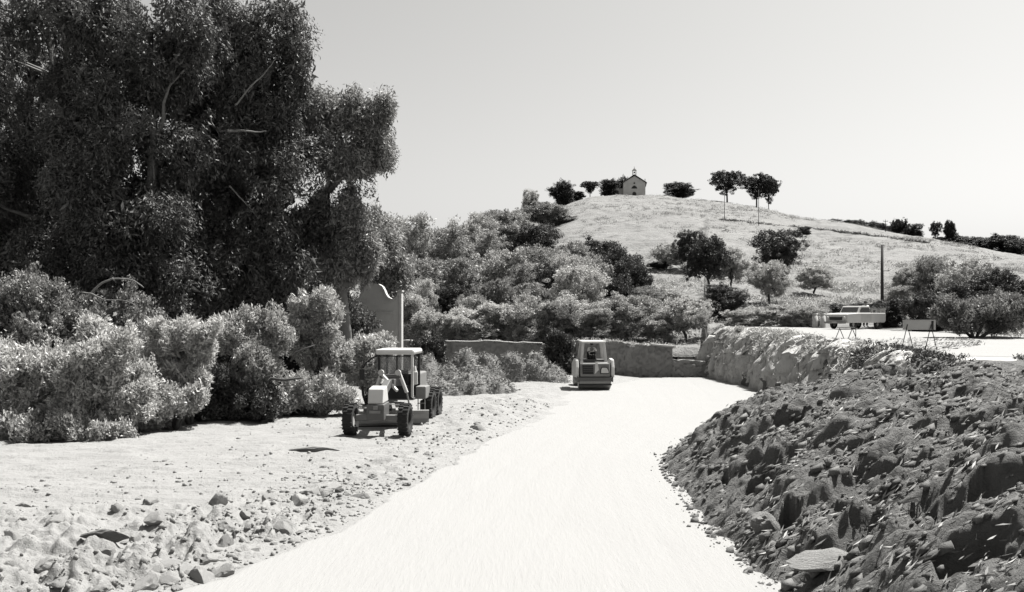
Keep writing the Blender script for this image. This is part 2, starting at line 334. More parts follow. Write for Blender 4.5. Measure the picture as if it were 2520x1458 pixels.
# ------------------------------------------------------------------ foliage
def leaves(P, N, L, W, r, sz=None, flat=1.0):
    """diamond leaf quads at points P; N preferred direction"""
    n = len(P); d = r.normal(size=(n, 3))*[1, 1, flat]; d /= np.linalg.norm(d, axis=1)[:, None]; d = d+N; d /= np.linalg.norm(d, axis=1)[:, None]+1e-6
    q = r.normal(size=(n, 3)); sd_ = np.cross(d, q); sd_ /= np.linalg.norm(sd_, axis=1)[:, None]+1e-6
    k = r.uniform(.6, 1.4, n)[:, None]*(1 if sz is None else sz[:, None]); l = d*L*k; s_ = sd_*W*k
    nn = np.cross(d, sd_)*W*k*.25
    v = np.stack([P-l*.5, P+s_*.5-nn, P+l*.5, P-s_*.5-nn], 1).reshape(-1, 3)
    return v
def crown_mesh(name, lobes, ncl, per, L, W, cr, seed, gap=.0, gs=.6, zs=.8, droop=0.0, inner=.25, nz=.28, floor=None):
    ncl = int(ncl/3.0); per = int(per*3.6); cr = cr*2.1
    r = np.random.default_rng(seed); lb = np.array(lobes, float); ar = (lb[:, 3]*lb[:, 4]+lb[:, 4]*lb[:, 5]+lb[:, 3]*lb[:, 5]); idx = r.choice(len(lb), ncl, p=ar/ar.sum()); b = lb[idx]
    d = r.normal(size=(ncl, 3)); d /= np.linalg.norm(d, axis=1)[:, None]
    rad = 1-np.abs(r.normal(size=ncl))*.10; inn = r.random(ncl) < inner; rad[inn] = r.uniform(.15, .95, inn.sum())
    shoot = r.random(ncl) < .07; rad[shoot] *= r.uniform(1.05, 1.32, shoot.sum())
    rad = rad*(1+nz*fbm(d*2.3+idx[:, None]*7.7, 3, seed % 97))
    rad = rad*(1+.22*vnoise(d*6.5+idx[:, None]*3.1, 5))
    P = b[:, :3]+d*b[:, 3:6]*rad[:, None]
    # keep outside-of-other-lobes points mostly
    deep = np.full(ncl, 9.0)
    for k in range(len(lb)):
        q = np.linalg.norm((P-lb[k, :3])/lb[k, 3:6], axis=1); q[idx == k] = 9; deep = np.minimum(deep, q)
    keep = (deep > .72) | (r.random(ncl) < .25)
    if gap > 0: keep &= (fbm(P/gs, 3, seed % 89+3) > -1+gap*1.6)
    if floor is not None: keep &= P[:, 2] > floor
    P = P[keep]; d = d[keep]; inn = inn[keep]; n = len(P)
    cs = np.repeat(r.uniform(.55, 1.35, n), per)[:, None]; dd = r.normal(size=(n*per, 3)); dd /= np.linalg.norm(dd, axis=1)[:, None]; dd = dd+np.repeat(d, per, 0)*.35+np.array([0, 0, .2])
    Q = np.repeat(P, per, 0)+dd*(.55+.45*r.random((n*per, 1)))*cr*cs*np.array([1, 1, zs]); NN = np.repeat(d, per, 0)*.7+np.array([0, 0, .25-droop])
    szz = np.repeat(np.where(inn, 1.7, 1.0)*r.uniform(.75, 1.25, n), per)
    v = leaves(Q, NN, L, W, r, szz); f = np.arange(len(v)).reshape(-1, 4)
    return np_mesh(name, v, f)
def limbs(mb, base, tips, r0, rnd, n=7, fork=.45):
    base = Vector(base)
    for t in tips:
        t = Vector(t); mid = base.lerp(t, .5)+Vector((rnd.uniform(-1, 1), rnd.uniform(-1, 1), rnd.uniform(-.3, .6)))*(t-base).length*.13
        q1 = base.lerp(mid, .5)+Vector((rnd.uniform(-1, 1), rnd.uniform(-1, 1), 0))*(t-base).length*.05
        mb.tube([base, q1, mid, mid.lerp(t, .55), t], [r0, r0*.8, r0*.6, r0*.4, r0*.15], n)
def set_mat(o, m):
    o.material_slots[0].link = 'OBJECT'; o.material_slots[0].material = m

# --- prototypes, all 6 m tall by 6 m wide; copies are scaled
def lobes_round(seed, H=6., W=3., z0=.3, n=19, flat=1.0):
    r = random.Random(seed); L_ = []
    for k in range(n):
        a = r.uniform(0, 6.283); q = math.sqrt(r.random())*.8; z = r.uniform(z0+.14, .84); w_ = math.sin(math.pi*min(1, max(.05, (z-z0+.12)/(1.1-z0))))**.6
        s = r.uniform(.18, .40)
        L_.append((math.cos(a)*q*W*w_, math.sin(a)*q*W*w_, z*H, s*W, s*W, s*W*.8*flat))
    L_.append((0, 0, H*(z0+1)/2, W*.55, W*.55, H*(1-z0)*.36)); return L_
PROTO = {}
def proto(kind, var, name, lob, ncl, per, L, W, cr, trunk, **kw):
    cm = crown_mesh(name+'_crown', lob, ncl, per, L, W, cr, hash((var, len(kind)))*0+sum(map(ord, kind))*7+var, **kw)
    mb = MB(); r = random.Random(var*31+len(kind))
    th = trunk[0]; mb.tube([(0, 0, -.5), (r.uniform(-.1, .1), 0, th*.5), (r.uniform(-.2, .2), r.uniform(-.2, .2), th)], [trunk[1]*1.25, trunk[1], trunk[1]*.8], 8)
    tops = sorted(lob, key=lambda q: -q[3])[:trunk[2]]
    limbs(mb, (0, 0, th*.92), [(q[0], q[1], q[2]) for q in tops], trunk[1]*.62, r, 6)
    me = bpy.data.meshes.new(name+'_trunk'); mb.bm.to_mesh(me); mb.bm.free()
    co = np.empty(len(cm.vertices)*3, np.float32); cm.vertices.foreach_get('co', co); co = co.reshape(-1, 3)
    PROTO[(kind, var)] = (cm, me, float(np.percentile(np.abs(co[:, :2]), 95.5)), float(np.percentile(co[:, 2], 99.3)))
for v in range(3):
    proto('round', v, 'round_tree', lobes_round(20+v, z0=.22), 3000, 15, .17, .07, .16, (1.7, .16, 7), gap=.42, gs=.8, nz=.5)
    proto('bush', v, 'bush', lobes_round(50+v, z0=-.05, n=15), 3200, 15, .17, .07, .17, (.8, .14, 8), gap=.36, gs=.7, floor=.05, nz=.5)
for v in range(2):
    r = random.Random(80+v); lob = [(r.uniform(-1, 1)*1.5, r.uniform(-1, 1)*1.5, r.uniform(1.2, 5.0), .85, .85, 1.0) for k in range(16)]
    proto('tall', v, 'tall_tree', lob, 3200, 14, .19, .06, .16, (2.2, .15, 8), gap=.36, gs=.8, droop=.5)
for v in range(3):
    r = random.Random(100+v); lob = []
    for (zc, rr_, cn, s_) in ((4.9, 2.3, 14, .8), (4.2, 1.95, 12, .8), (3.5, 1.45, 9, .7), (2.8, .95, 6, .6), (2.2, .45, 3, .5)):
        for k in range(cn):
            a = r.uniform(0, 6.283); q_ = math.sqrt(r.random())*rr_; lob.append((math.cos(a)*q_, math.sin(a)*q_, zc+r.uniform(-.3, .3)-.05*q_*q_, s_, s_, .55))
    proto('pine', v, 'umbrella_pine', lob, 2600, 13, .2, .05, .13, (2.6, .105, 9), gap=.5, gs=.55, nz=.3, inner=.15)
rt = random.Random(7)
def tree(kind, var, name, u, vb, vt, hw, leaf, label, cat='tree', group=None, Y=None, bark='bark', rz=None, sink=0.0, tilt=(0, 0)):
    """u, vb = foot on the ground; vt = crown top; hw = half width (pixels) -> metres at that distance"""
    p = onY(u, Y) if Y else hit(u, vb)
    k = p.y/FP; H = CZ-(vt-HV)*k-p.z; Wm = hw*k
    if H < .3: H = .3
    e = empty(name, p-Vector((0, 0, sink)), rt.uniform(0, 6.28) if rz is None else rz, label, cat, group, tilt)
    cm, tm, hw0, h0 = PROTO[(kind, var)]
    e.scale = (Wm/hw0, Wm/hw0, H/h0)
    if kind in ('bush', 'round') and H < 12: e.rotation_euler.x += rt.uniform(-.12, .12); e.rotation_euler.y += rt.uniform(-.12, .12)
    c = link_mesh('crown', cm, M['leaf_mid'], e); set_mat(c, M[leaf])
    t = link_mesh('trunk', tm, M['bark'], e); set_mat(t, M[bark])
    return e

# --- the tall gum trees at the left: own crowns, built at their real distance
def big_tree(label, u, Y, lobpx, trunkpx, seed, leaf='leaf_gum', ncl=8500, per=9, depth=1.0, L=.22, W=.06, gap=.42, extra=None, name='eucalyptus_tree'):
    k = Y/FP; base = onY(u, Y); e = empty(name, base, 0, label, 'tree', 'tall trees behind the shrubs'); r = random.Random(seed); lob = []
    for (lu, lv, ru, rv) in lobpx:
        c = px(lu, lv, Y)-base; n = 8
        for j in range(n):
            a = r.uniform(0, 6.283); q = r.uniform(.25, .82)
            lob.append((c.x+math.cos(a)*q*ru*k, r.uniform(-.8, .8)*ru*k*depth, c.z+math.sin(a)*q*rv*k, ru*k*r.uniform(.25, .5), ru*k*r.uniform(.3, .5), rv*k*r.uniform(.28, .5)))
    cm = crown_mesh('crown', lob, int(ncl*1.35), int(per*1.3), L, W, .20, seed, gap=gap+.06, gs=.9, zs=1.7, droop=1.0, inner=.3, nz=.35, floor=.2)
    link_mesh('crown', cm, M[leaf], e)
    mb = MB(); tp = [px(a, b, Y)-base for a, b in trunkpx]; n = len(tp)
    mb.tube([(tp[0].x, 0, -.3)]+[tuple(q) for q in tp], [.42]+[.38*(1-.8*i/n) for i in range(n)], 10)
    for q in r.sample(lob, min(14, len(lob))):
        i = min(range(n), key=lambda i: abs(tp[i].z-(q[2]-2.5))); limbs(mb, tp[i], [(q[0], q[1], q[2])], .13, r, 6)
    mb.build('trunk', M['barkl'], e, True)
    return e

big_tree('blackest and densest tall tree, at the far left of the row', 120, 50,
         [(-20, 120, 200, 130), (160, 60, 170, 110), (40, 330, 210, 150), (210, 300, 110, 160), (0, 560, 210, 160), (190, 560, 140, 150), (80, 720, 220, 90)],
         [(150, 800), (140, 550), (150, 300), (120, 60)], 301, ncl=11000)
big_tree('tall tree with a pale sunlit right edge beside the dark vertical gap', 350, 48,
         [(350, 90, 130, 95), (470, 110, 75, 95), (470, 40, 80, 60), (240, 60, 110, 80), (400, 190, 90, 90), (330, 330, 150, 120), (430, 390, 85, 70), (330, 520, 170, 120), (400, 640, 150, 110), (300, 720, 150, 80)],
         [(370, 820), (360, 600), (380, 350), (370, 80)], 302, ncl=11000)
big_tree('tall broad tree right of the dark gap, sky showing through its top right edge', 640, 52,
         [(640, 90, 100, 80), (730, 180, 42, 95), (560, 60, 80, 70), (600, 200, 90, 100), (700, 210, 55, 80), (640, 330, 130, 100), (610, 460, 120, 110), (740, 440, 120, 80), (600, 600, 130, 110), (740, 580, 130, 100), (640, 720, 160, 80)],
         [(650, 830), (640, 600), (620, 400), (660, 180), (690, 110)], 303, ncl=12500, gap=.46)
big_tree('paler tree whose leafy bough reaches right into the sky', 850, 54,
         [(800, 300, 75, 55), (880, 290, 65, 45), (935, 280, 38, 30), (925, 360, 58, 50), (835, 390, 70, 50), (885, 405, 34, 22), (830, 520, 80, 80), (862, 580, 52, 60), (830, 640, 80, 60), (895, 625, 50, 55)],
         [(850, 830), (830, 640), (800, 480), (850, 370), (930, 300)], 304, 'leaf_gum_l', ncl=9500, L=.2, W=.06, gap=.47)
big_tree('small tree on the right flank of the tall row, leaning to the pale wall', 930, 66,
         [(930, 600, 50, 60), (945, 680, 60, 60), (930, 740, 55, 50)], [(930, 860), (925, 720), (935, 600)], 305, 'leaf_gum_l', ncl=3200, L=.2, W=.06, gap=.4)
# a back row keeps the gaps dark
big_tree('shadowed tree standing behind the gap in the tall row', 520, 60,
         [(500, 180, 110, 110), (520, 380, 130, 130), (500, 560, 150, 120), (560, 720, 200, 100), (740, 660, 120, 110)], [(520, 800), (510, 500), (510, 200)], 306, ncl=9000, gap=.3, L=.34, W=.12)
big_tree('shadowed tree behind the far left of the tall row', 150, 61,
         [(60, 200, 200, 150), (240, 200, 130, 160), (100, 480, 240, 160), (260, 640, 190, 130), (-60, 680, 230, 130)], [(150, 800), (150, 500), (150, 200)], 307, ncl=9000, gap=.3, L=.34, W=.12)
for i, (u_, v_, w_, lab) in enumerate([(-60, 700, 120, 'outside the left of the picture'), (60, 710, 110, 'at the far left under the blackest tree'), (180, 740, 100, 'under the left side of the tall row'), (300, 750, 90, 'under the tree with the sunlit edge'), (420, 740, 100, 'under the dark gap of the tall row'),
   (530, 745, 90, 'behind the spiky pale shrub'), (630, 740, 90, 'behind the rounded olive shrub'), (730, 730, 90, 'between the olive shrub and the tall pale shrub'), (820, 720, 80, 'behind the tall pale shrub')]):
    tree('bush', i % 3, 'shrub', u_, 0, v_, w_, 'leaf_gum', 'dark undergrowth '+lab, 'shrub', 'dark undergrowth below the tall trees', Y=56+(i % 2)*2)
# fallen pale limbs that show in the dark crowns
def branch(label, pts, Y, r0):
    mb = MB(); base = px(*pts[0], Y); t_ = np.linspace(0, len(pts)-1, 16); a_ = np.array(pts, float); k_ = np.arange(len(pts)); w_ = np.array([.25, .5, .25])
    d_ = [np.convolve(np.pad(np.interp(t_, k_, a_[:, c]), 2, 'edge'), np.ones(5)/5, 'valid') for c in (0, 1)]; pts = [(d_[0][i]+rt.uniform(-1, 1), d_[1][i]+rt.uniform(-1, 1)) for i in range(16)]
    mb.tube([px(a, b, Y)-base+Vector((0, .12*math.sin(i*.7), 0)) for i, (a, b) in enumerate(pts)], [r0*(1-.75*i/len(pts)) for i in range(len(pts))], 6)
    o = mb.build('dead_branch', M['barkl'], None, True); o.location = base; return tag(o, label, 'branch', 'bare branches among the leaves')
branch('long pale bare branch slanting up high in the broad tree', [(575, 262), (600, 235), (640, 190), (685, 140)], 49.2, .06)
branch('short level bare branch in the middle of the broad tree', [(555, 322), (590, 321), (625, 326), (660, 324)], 48.6, .08)
branch('bare branch slanting down to the right below the dark gap', [(560, 455), (585, 480), (612, 508), (640, 545)], 49.0, .05)
branch('arching pale bough over the shrubs at the left edge', [(205, 745), (235, 705), (285, 682), (330, 690), (360, 712)], 39.5, .06)
branch('lower thin arching bough under the pale bough at the left edge', [(198, 720), (225, 722), (262, 742), (300, 735), (350, 760)], 39.0, .04)
for i, (u_, v_) in enumerate([(60, 690), (150, 650), (260, 690), (330, 730)]):
    tree('bush', i % 3, 'shrub', u_, 0, v_+25, 95, 'leaf_gum_l', ['grey leafy shrub left of the arching bough, outside the dark row', 'grey leafy shrub under the arching bough at the left', 'tangled shrub hung with the arching bough', 'dark shrub at the foot of the tree with the sunlit edge'][i], 'shrub', 'shrubs below the tall trees', Y=42+i*.5)

# --- shrubs along the graded ground (own crowns, near enough to show leaves)
def shrub(label, u, Y, lobpx, seed, leaf, ncl=6200, L=.125, W=.045, gap=.4, stems=None, name='shrub', group='shrubs along the graded ground', cat='shrub', per=9, bark='bark'):
    k = Y/FP; base = onY(u, Y); e = empty(name, base, 0, label, cat, group); r = random.Random(seed); lob = []
    for (lu, lv, ru, rv) in lobpx:
        c = px(lu, lv, Y)-base
        for j in range(15):
            a = r.uniform(0, 6.283); q = r.uniform(.1, 1.0)
            lob.append((c.x+math.cos(a)*q*ru*k, r.uniform(-.7, .7)*ru*k, max(.25, c.z+math.sin(a)*q*rv*k), ru*k*r.uniform(.14, .42), ru*k*r.uniform(.2, .42), rv*k*r.uniform(.14, .45)))
    link_mesh('crown', crown_mesh('crown', lob, int(ncl*1.9), int(per*1.1), L, W, .085, seed, gap=gap+.06, gs=.5, zs=1.6, inner=.25, nz=.75, floor=.02, droop=-.35), M[leaf], e)
    mb = MB(); b0 = Vector((0, 0, -.1))
    limbs(mb, b0, [(q[0], q[1], q[2]) for q in r.sample(lob, min(8, len(lob)))], .09, r, 6)
    if stems:
        for st, rr in stems: mb.tube([px(a, b, Y-1.1)-base for a, b in st], [rr*(1-.6*i/len(st)) for i in range(len(st))], 7)
    mb.build('trunk', M[bark], e, True); return e
shrub('broad pale shrub at the left edge, its lower leaves reaching the bare ground', 255, 34, [(215, 880, 85, 70), (290, 900, 75, 65), (240, 990, 90, 60), (330, 980, 65, 55), (215, 1060, 70, 30)], 401, 'leaf_pale', 9000)
shrub('shrub continuing the pale thicket beyond the left of the picture', 60, 34.5, [(40, 910, 120, 75), (120, 930, 90, 80), (60, 1010, 120, 60), (-120, 940, 120, 90)], 402, 'leaf_olive', 8000)
shrub('grey tangled low shrub at the left end over the ground', 190, 32.6, [(170, 1060, 75, 28), (260, 1065, 60, 22), (80, 1060, 80, 30)], 403, 'leaf_mid', 3600)
shrub('spiky pale shrub between the left thicket and the olive shrub', 470, 37, [(445, 840, 55, 52), (500, 850, 50, 48), (455, 920, 60, 50), (395, 900, 40, 45)], 404, 'leaf_pale', 6500, L=.2)
shrub('rounded olive shrub with a dark crooked branch, behind the spiky pale shrub', 620, 39.5, [(610, 805, 65, 52), (655, 830, 50, 55), (570, 840, 40, 50), (620, 890, 75, 60), (610, 950, 80, 50)], 405, 'leaf_olive', 9500, stems=[([(640, 1005), (648, 950), (668, 932), (700, 936), (742, 930)], .09), ([(715, 890), (728, 868), (752, 858), (775, 850)], .05)])
shrub('tall pale shrub left of the scrolled wall', 800, 42.5, [(770, 770, 52, 48), (798, 775, 34, 40), (740, 810, 48, 50), (775, 850, 58, 55), (815, 880, 40, 42)], 406, 'leaf_olive', 9000)
shrub('low grey shrub between the olive shrub and the road grader', 760, 40.5, [(730, 970, 70, 40), (790, 975, 60, 36), (690, 1000, 50, 26), (840, 985, 38, 26)], 407, 'leaf_mid', 5200)
shrub('pale shrub standing before the scrolled wall, above the grader wheel', 905, 45, [(885, 865, 45, 34), (935, 868, 38, 28), (870, 910, 55, 42), (925, 915, 48, 40)], 408, 'leaf_olive', 6500)
shrub('low spread of dry leaves under the spiky pale shrub', 430, 35.5, [(400, 990, 70, 30), (340, 1040, 50, 20), (470, 985, 30, 22)], 409, 'leaf_olive', 3000)
shrub('dark leaves put in for the shade under the olive shrub', 560, 38.2, [(520, 960, 55, 42), (575, 985, 55, 34), (640, 1000, 60, 28), (500, 1005, 50, 18)], 410, 'leaf_oak', 4200)  # added dark leaf mass, imitates the shade beneath the olive shrub
shrub('dark leafy shrub against the left end of the garden wall', 1050, 62.5, [(1048, 862, 42, 28), (1075, 880, 30, 22), (1025, 880, 25, 25)], 411, 'leaf_oak', 2600, L=.17, W=.07)
shrub('dark shrub with pale top leaves in the wall gap beside the roller', 1378, 62.8, [(1378, 850, 34, 28), (1375, 890, 40, 32), (1400, 905, 26, 26)], 412, 'leaf_oak', 3000, L=.17, W=.07)
shrub('low dark bush behind the upper road at the right edge', 2400, 47, [(2370, 775, 60, 32), (2450, 770, 70, 40)], 413, 'leaf_gum_l', 5200, L=.14, W=.05)

# --- trees behind the garden wall and on the slope: (kind, var, u, v_top, half width, leaf, Y or None (then v_foot), label)
G1 = 'trees behind the garden wall'
back = [('tall', 0, 975, 535, 62, 'leaf_mid', 100, 'upright tree at the left end of the wood, touching the tall row'),
 ('tall', 1, 1020, 560, 50, 'leaf_mid', 108, 'upright tree in the dip of the skyline behind the scrolled wall'),
 ('tall', 0, 1075, 566, 55, 'leaf_gum_l', 104, 'darker upright tree right of the dip in the skyline'),
 ('tall', 1, 1130, 553, 55, 'leaf_mid', 112, 'upright tree halfway between the scrolled wall and the chapel on the skyline'),
 ('round', 0, 1175, 530, 42, 'leaf_mid', 190, 'small round tree on the skyline at the foot of the rise'),
 ('round', 1, 1215, 519, 45, 'leaf_mid', 200, 'round tree on the skyline rise, left of the pale feathery tree'),
 ('round', 2, 1270, 521, 45, 'leaf_mid', 205, 'round tree on the skyline just below the pale feathery tree'),
 ('round', 0, 1330, 500, 42, 'leaf_mid', 225, 'round tree below the boxy pine on the skyline'),
 ('tall', 0, 1370, 512, 42, 'leaf_mid', 225, 'low bushy tree on the slope under the boxy pine'),
 ('tall', 1, 1240, 556, 56, 'leaf_gum_l', 160, 'bushy tree on the slope under the skyline rise'),
 ('round', 0, 1320, 555, 52, 'leaf_mid', 160, 'bushy tree half way up the slope left of the bare grass'),
 ('tall', 0, 1185, 575, 46, 'leaf_gum_l', 130, 'bushy tree left of the round olive in the wood'),
 ('round', 2, 1252, 618, 68, 'leaf_mid', 100, 'large round olive in the middle of the wood'),
 ('tall', 1, 1000, 640, 55, 'leaf_gum_l', 86, 'upright tree just above the right edge of the scrolled wall'),
 ('tall', 0, 1075, 640, 60, 'leaf_gum_l', 90, 'dark upright tree in the left middle of the wood'),
 ('tall', 1, 1140, 650, 50, 'leaf_gum_l', 92, 'dark upright tree left of the large round olive'),
 ('round', 0, 1345, 610, 60, 'leaf_mid', 105, 'round tree right of the large olive, at the edge of the grass'),
 ('round', 1, 1410, 600, 55, 'leaf_mid', 112, 'round tree at the grass edge below the boxy pine'),
 ('bush', 2, 1470, 595, 50, 'leaf_oak', 118, 'dark bush at the top edge of the wood, left of the low flat oak'),
 ('bush', 0, 1520, 612, 60, 'leaf_oak', 108, 'low flat dark oak where the wood meets the bare slope'),
 ('round', 1, 1360, 660, 62, 'leaf_mid', 88, 'bushy tree behind the tall bright tree by the roller'),
 ('round', 2, 1300, 700, 60, 'leaf_gum_l', 84, 'dark round tree behind the pale bushes on the wall'),
 ('round', 1, 1540, 640, 50, 'leaf_oak', 92, 'dark tree right of the tall bright tree'),
 ('round', 2, 1500, 675, 55, 'leaf_mid', 82, 'grey bush between the tall bright tree and the dark one'),
 ('round', 0, 1428, 660, 64, 'leaf_olive', 76, 'tall bright tree behind the roller'),
 ('bush', 0, 1400, 730, 66, 'leaf_olive', 73, 'broad bush at the foot of the tall bright tree'),
 ('bush', 1, 1010, 728, 50, 'leaf_olive', 71, 'pale bush right beside the scrolled wall'),
 ('bush', 2, 1065, 765, 45, 'leaf_olive', 69, 'pale bush over the dark shrub at the wall'),
 ('bush', 0, 1125, 762, 48, 'leaf_pale', 70, 'pale leafy bush over the coping of the garden wall'),
 ('bush', 1, 1190, 750, 60, 'leaf_pale', 71, 'brightest pale bush in the middle of the garden wall'),
 ('bush', 2, 1262, 768, 40, 'leaf_olive', 72, 'pale bush right of the brightest one on the garden wall'),
 ('bush', 0, 1312, 730, 52, 'leaf_olive', 70, 'grey bush left of the gap in the garden wall'),
 ('bush', 1, 1480, 765, 50, 'leaf_mid', 71, 'grey bush above the cab of the roller'),
 ('bush', 2, 1545, 730, 58, 'leaf_mid', 72, 'bush behind the highest stretch of the right wall'),
 ('bush', 0, 1612, 772, 45, 'leaf_mid', 71, 'bush behind the pale coping of the right wall'),
 ('round', 1, 1105, 705, 50, 'leaf_oak', 80, 'dark crown low in the left of the wood, above the pale bushes'),
 ('round', 2, 1215, 690, 46, 'leaf_gum_l', 82, 'dark crown just below the large round olive'),
 ('tall', 0, 1285, 655, 44, 'leaf_gum_l', 88, 'narrow dark crown at the right of the large round olive'),
 ('round', 0, 1395, 628, 44, 'leaf_olive', 98, 'pale crown above the tall bright tree'),
 ('tall', 1, 1460, 640, 38, 'leaf_mid', 90, 'narrow grey crown right above the roller'),
 ('round', 1, 1160, 730, 42, 'leaf_mid', 74, 'grey crown poking up behind the brightest pale bush'),
 ('round', 2, 1370, 745, 40, 'leaf_gum_l', 70, 'dark crown behind the shrub in the wall gap'),
 ('round', 0, 1040, 690, 40, 'leaf_olive', 78, 'pale crown up and right of the scrolled wall'),
 ('bush', 1, 1580, 710, 45, 'leaf_mid', 84, 'grey bush left of the carob-like tree')]
for (k, v, u, vt, hw, lf, Y, lab) in back:
    if lf == 'leaf_mid' and Y > 80: lf = rt.choice(['leaf_mid', 'leaf_mid', 'leaf_gum_l', 'leaf_gum_l', 'leaf_oak'])
    tree(k, v, 'tree' if k != 'bush' else 'bush', u, 0, vt, hw, lf, lab, 'tree' if k != 'bush' else 'bush', G1, Y=Y)
G2 = 'trees on the slope under the chapel'
for (k, v, u, vb, vt, hw, lf, lab) in [
 ('round', 0, 1690, 672, 570, 34, 'leaf_oak', 'dark twisted oak on the slope, left one of the pair of crowns'),
 ('round', 1, 1745, 720, 585, 48, 'leaf_oak', 'dark spreading oak with a bare leaning trunk'),
 ('round', 2, 1640, 665, 600, 38, 'leaf_mid', 'grey round tree at the left of the dark oaks'),
 ('round', 1, 1800, 712, 612, 40, 'leaf_mid', 'grey olive between the spreading oak and the darkest oak'),
 ('round', 0, 1918, 690, 568, 54, 'leaf_oak', 'darkest oak, tallest on the open slope'),
 ('round', 2, 1893, 752, 640, 48, 'leaf_mid', 'olive with a forked dark trunk in front of the darkest oak'),
 ('round', 1, 2003, 728, 655, 42, 'leaf_olive', 'small olive with a crooked trunk, right of the darkest oak'),
 ('bush', 1, 1782, 790, 700, 45, 'leaf_oak', 'black bush under the leaning oak'),
 ('bush', 2, 1620, 770, 712, 50, 'leaf_mid', 'grey bush left of the leafy carob'),
 ('round', 2, 1688, 840, 732, 56, 'leaf_olive', 'leafy carob with bright leaf tufts behind the wall end'),
 ('bush', 0, 1850, 806, 755, 52, 'leaf_olive', 'pale scrub at the left end of the upper road'),
 ('bush', 1, 1930, 806, 750, 45, 'leaf_mid', 'scrub right of the pale scrub on the upper road edge'),
 ('bush', 2, 1990, 806, 748, 38, 'leaf_mid', 'scrub left of the two short posts'),
 ('bush', 0, 1625, 662, 645, 26, 'leaf_oak', 'flat black bush alone on the pale grass'),
 ('bush', 1, 2095, 790, 742, 45, 'leaf_oak', 'dark scrub behind the pickup'),
 ('bush', 2, 2192, 805, 735, 40, 'leaf_oak', 'dark scrub around the foot of the thick pole'),
 ('bush', 1, 2215, 765, 705, 36, 'leaf_mid', 'grey thicket right of the thick pole'),
 ('round', 1, 2245, 745, 655, 42, 'leaf_mid', 'grey tree on the rise, left one behind the trestle board'),
 ('round', 0, 2300, 770, 632, 52, 'leaf_gum_l', 'tallest dark tree on the rise at the right edge'),
 ('round', 2, 2375, 780, 640, 60, 'leaf_mid', 'grey tree beyond the right edge, beside the tallest dark one'),
 ('round', 1, 2460, 790, 665, 60, 'leaf_oak', 'dark tree furthest right on the rise'),
 ('bush', 0, 2265, 815, 715, 45, 'leaf_oak', 'black thicket behind the trestle board'),
 ('bush', 2, 2325, 700, 650, 40, 'leaf_mid', 'grey thicket on the rise at the right edge'),
 ('bush', 1, 2345, 810, 700, 50, 'leaf_oak', 'dark thicket at the right edge beside the trestle board'),
 ('bush', 0, 2430, 820, 715, 70, 'leaf_oak', 'dark thicket beyond the right of the picture'),
 ('bush', 1, 1978, 580, 557, 15, 'leaf_oak', 'lone square dark bush on the track across the hill'),
 ]: tree(k, v, 'tree' if k == 'round' else 'bush', u, vb, vt, hw, lf, lab, 'tree' if k == 'round' else 'bush', G2, sink=.1)
# skyline pines
G3 = 'pines on the hilltop'
for (v, u, vb, vt, hw, lab) in [(0, 1790, 513, 422, 40, 'left one of the tall umbrella pines standing close together'), (1, 1862, 517, 432, 37, 'middle umbrella pine with a slanting trunk'),
 (2, 1892, 523, 442, 22, 'right umbrella pine, thin and full of gaps'), (1, 1452, 496, 447, 19, 'small mushroom shaped pine left of the chapel')]:
    tree('pine', v, 'umbrella_pine', u, vb, vt, hw, 'leaf_pine', lab, 'pine tree', G3, Y=float(np.interp(u, RU, RY))-3)
for (k, v, u, vt, hw, lf, lab, dy) in [('bush', 0, 1383, 449, 27, 'leaf_pine', 'boxy dark pine at the left of the hilltop', -2), ('bush', 1, 1667, 450, 37, 'leaf_pine', 'low domed pine right of the chapel', -2), ('bush', 1, 1425, 473, 18, 'leaf_pine', 'low scrub between the boxy and the mushroom pine', -2),
   ('bush', 2, 1503, 443, 22, 'leaf_pine', 'dark tree against the left wall of the chapel', 1), ('bush', 0, 1527, 436, 15, 'leaf_pine', 'dark tree tucked behind the chapel corner', 6), ('tall', 0, 1307, 470, 19, 'leaf_olive', 'pale feathery tree on the skyline', -20),
   ('bush', 1, 1345, 500, 24, 'leaf_oak', 'dark scrub under the boxy pine', -4)]:
    tree(k, v, 'tree', u, 0, vt, hw, lf, lab, 'tree', G3, Y=float(np.interp(u, RU, RY))+dy)
G4 = 'far trees beyond the right shoulder of the hill'
far = [(2045, 541, 22, 'bush'), (2080, 543, 26, 'bush'), (2115, 543, 24, 'bush'), (2150, 547, 20, 'bush'), (2178, 552, 22, 'bush'), (2215, 541, 20, 'round'), (2250, 553, 18, 'round'), (2205, 562, 26, 'bush'), (2240, 570, 22, 'bush'), (2303, 547, 14, 'pine'), (2338, 545, 14, 'round'), (2315, 585, 26, 'bush'), (2350, 580, 30, 'bush'), (2400, 585, 40, 'bush'), (2460, 580, 40, 'bush'), (2515, 590, 30, 'round')]
farlab = ['low clump at the thin left end of the far trees', 'flat clump second from the left end of the far trees', 'low domed clump in the left half of the far trees', 'low clump between the domed one and the thin pole', 'clump just behind the thin pole on the ridge',
 'tall rounded tree with sky in its crown, right of the thin pole', 'rounded tree last before the gap in the far trees', 'dark understorey below the tall rounded far tree', 'dark understorey before the gap in the far trees', 'lone mushroom shaped tree in the gap of the far trees', 'tree cut by the right edge of the photograph', 'low bush under the lone mushroom shaped tree', 'low bush under the tree at the right edge', 'far bush outside the right edge', 'far bush further outside the right edge', 'far round tree at the right end']
for i, ((u, vt, hw, k), lab) in enumerate(zip(far, farlab)):
    Yd = float(np.interp(u, RU, RY))+14; kk = Yd/FP; x = (u-CX)*kk; z = float(surf(np.array(x), np.array(Yd)))
    tree(k, i % 3, 'tree' if k != 'pine' else 'umbrella_pine', u, 0, vt, hw, 'leaf_pine', lab, 'tree', G4, Y=Yd)

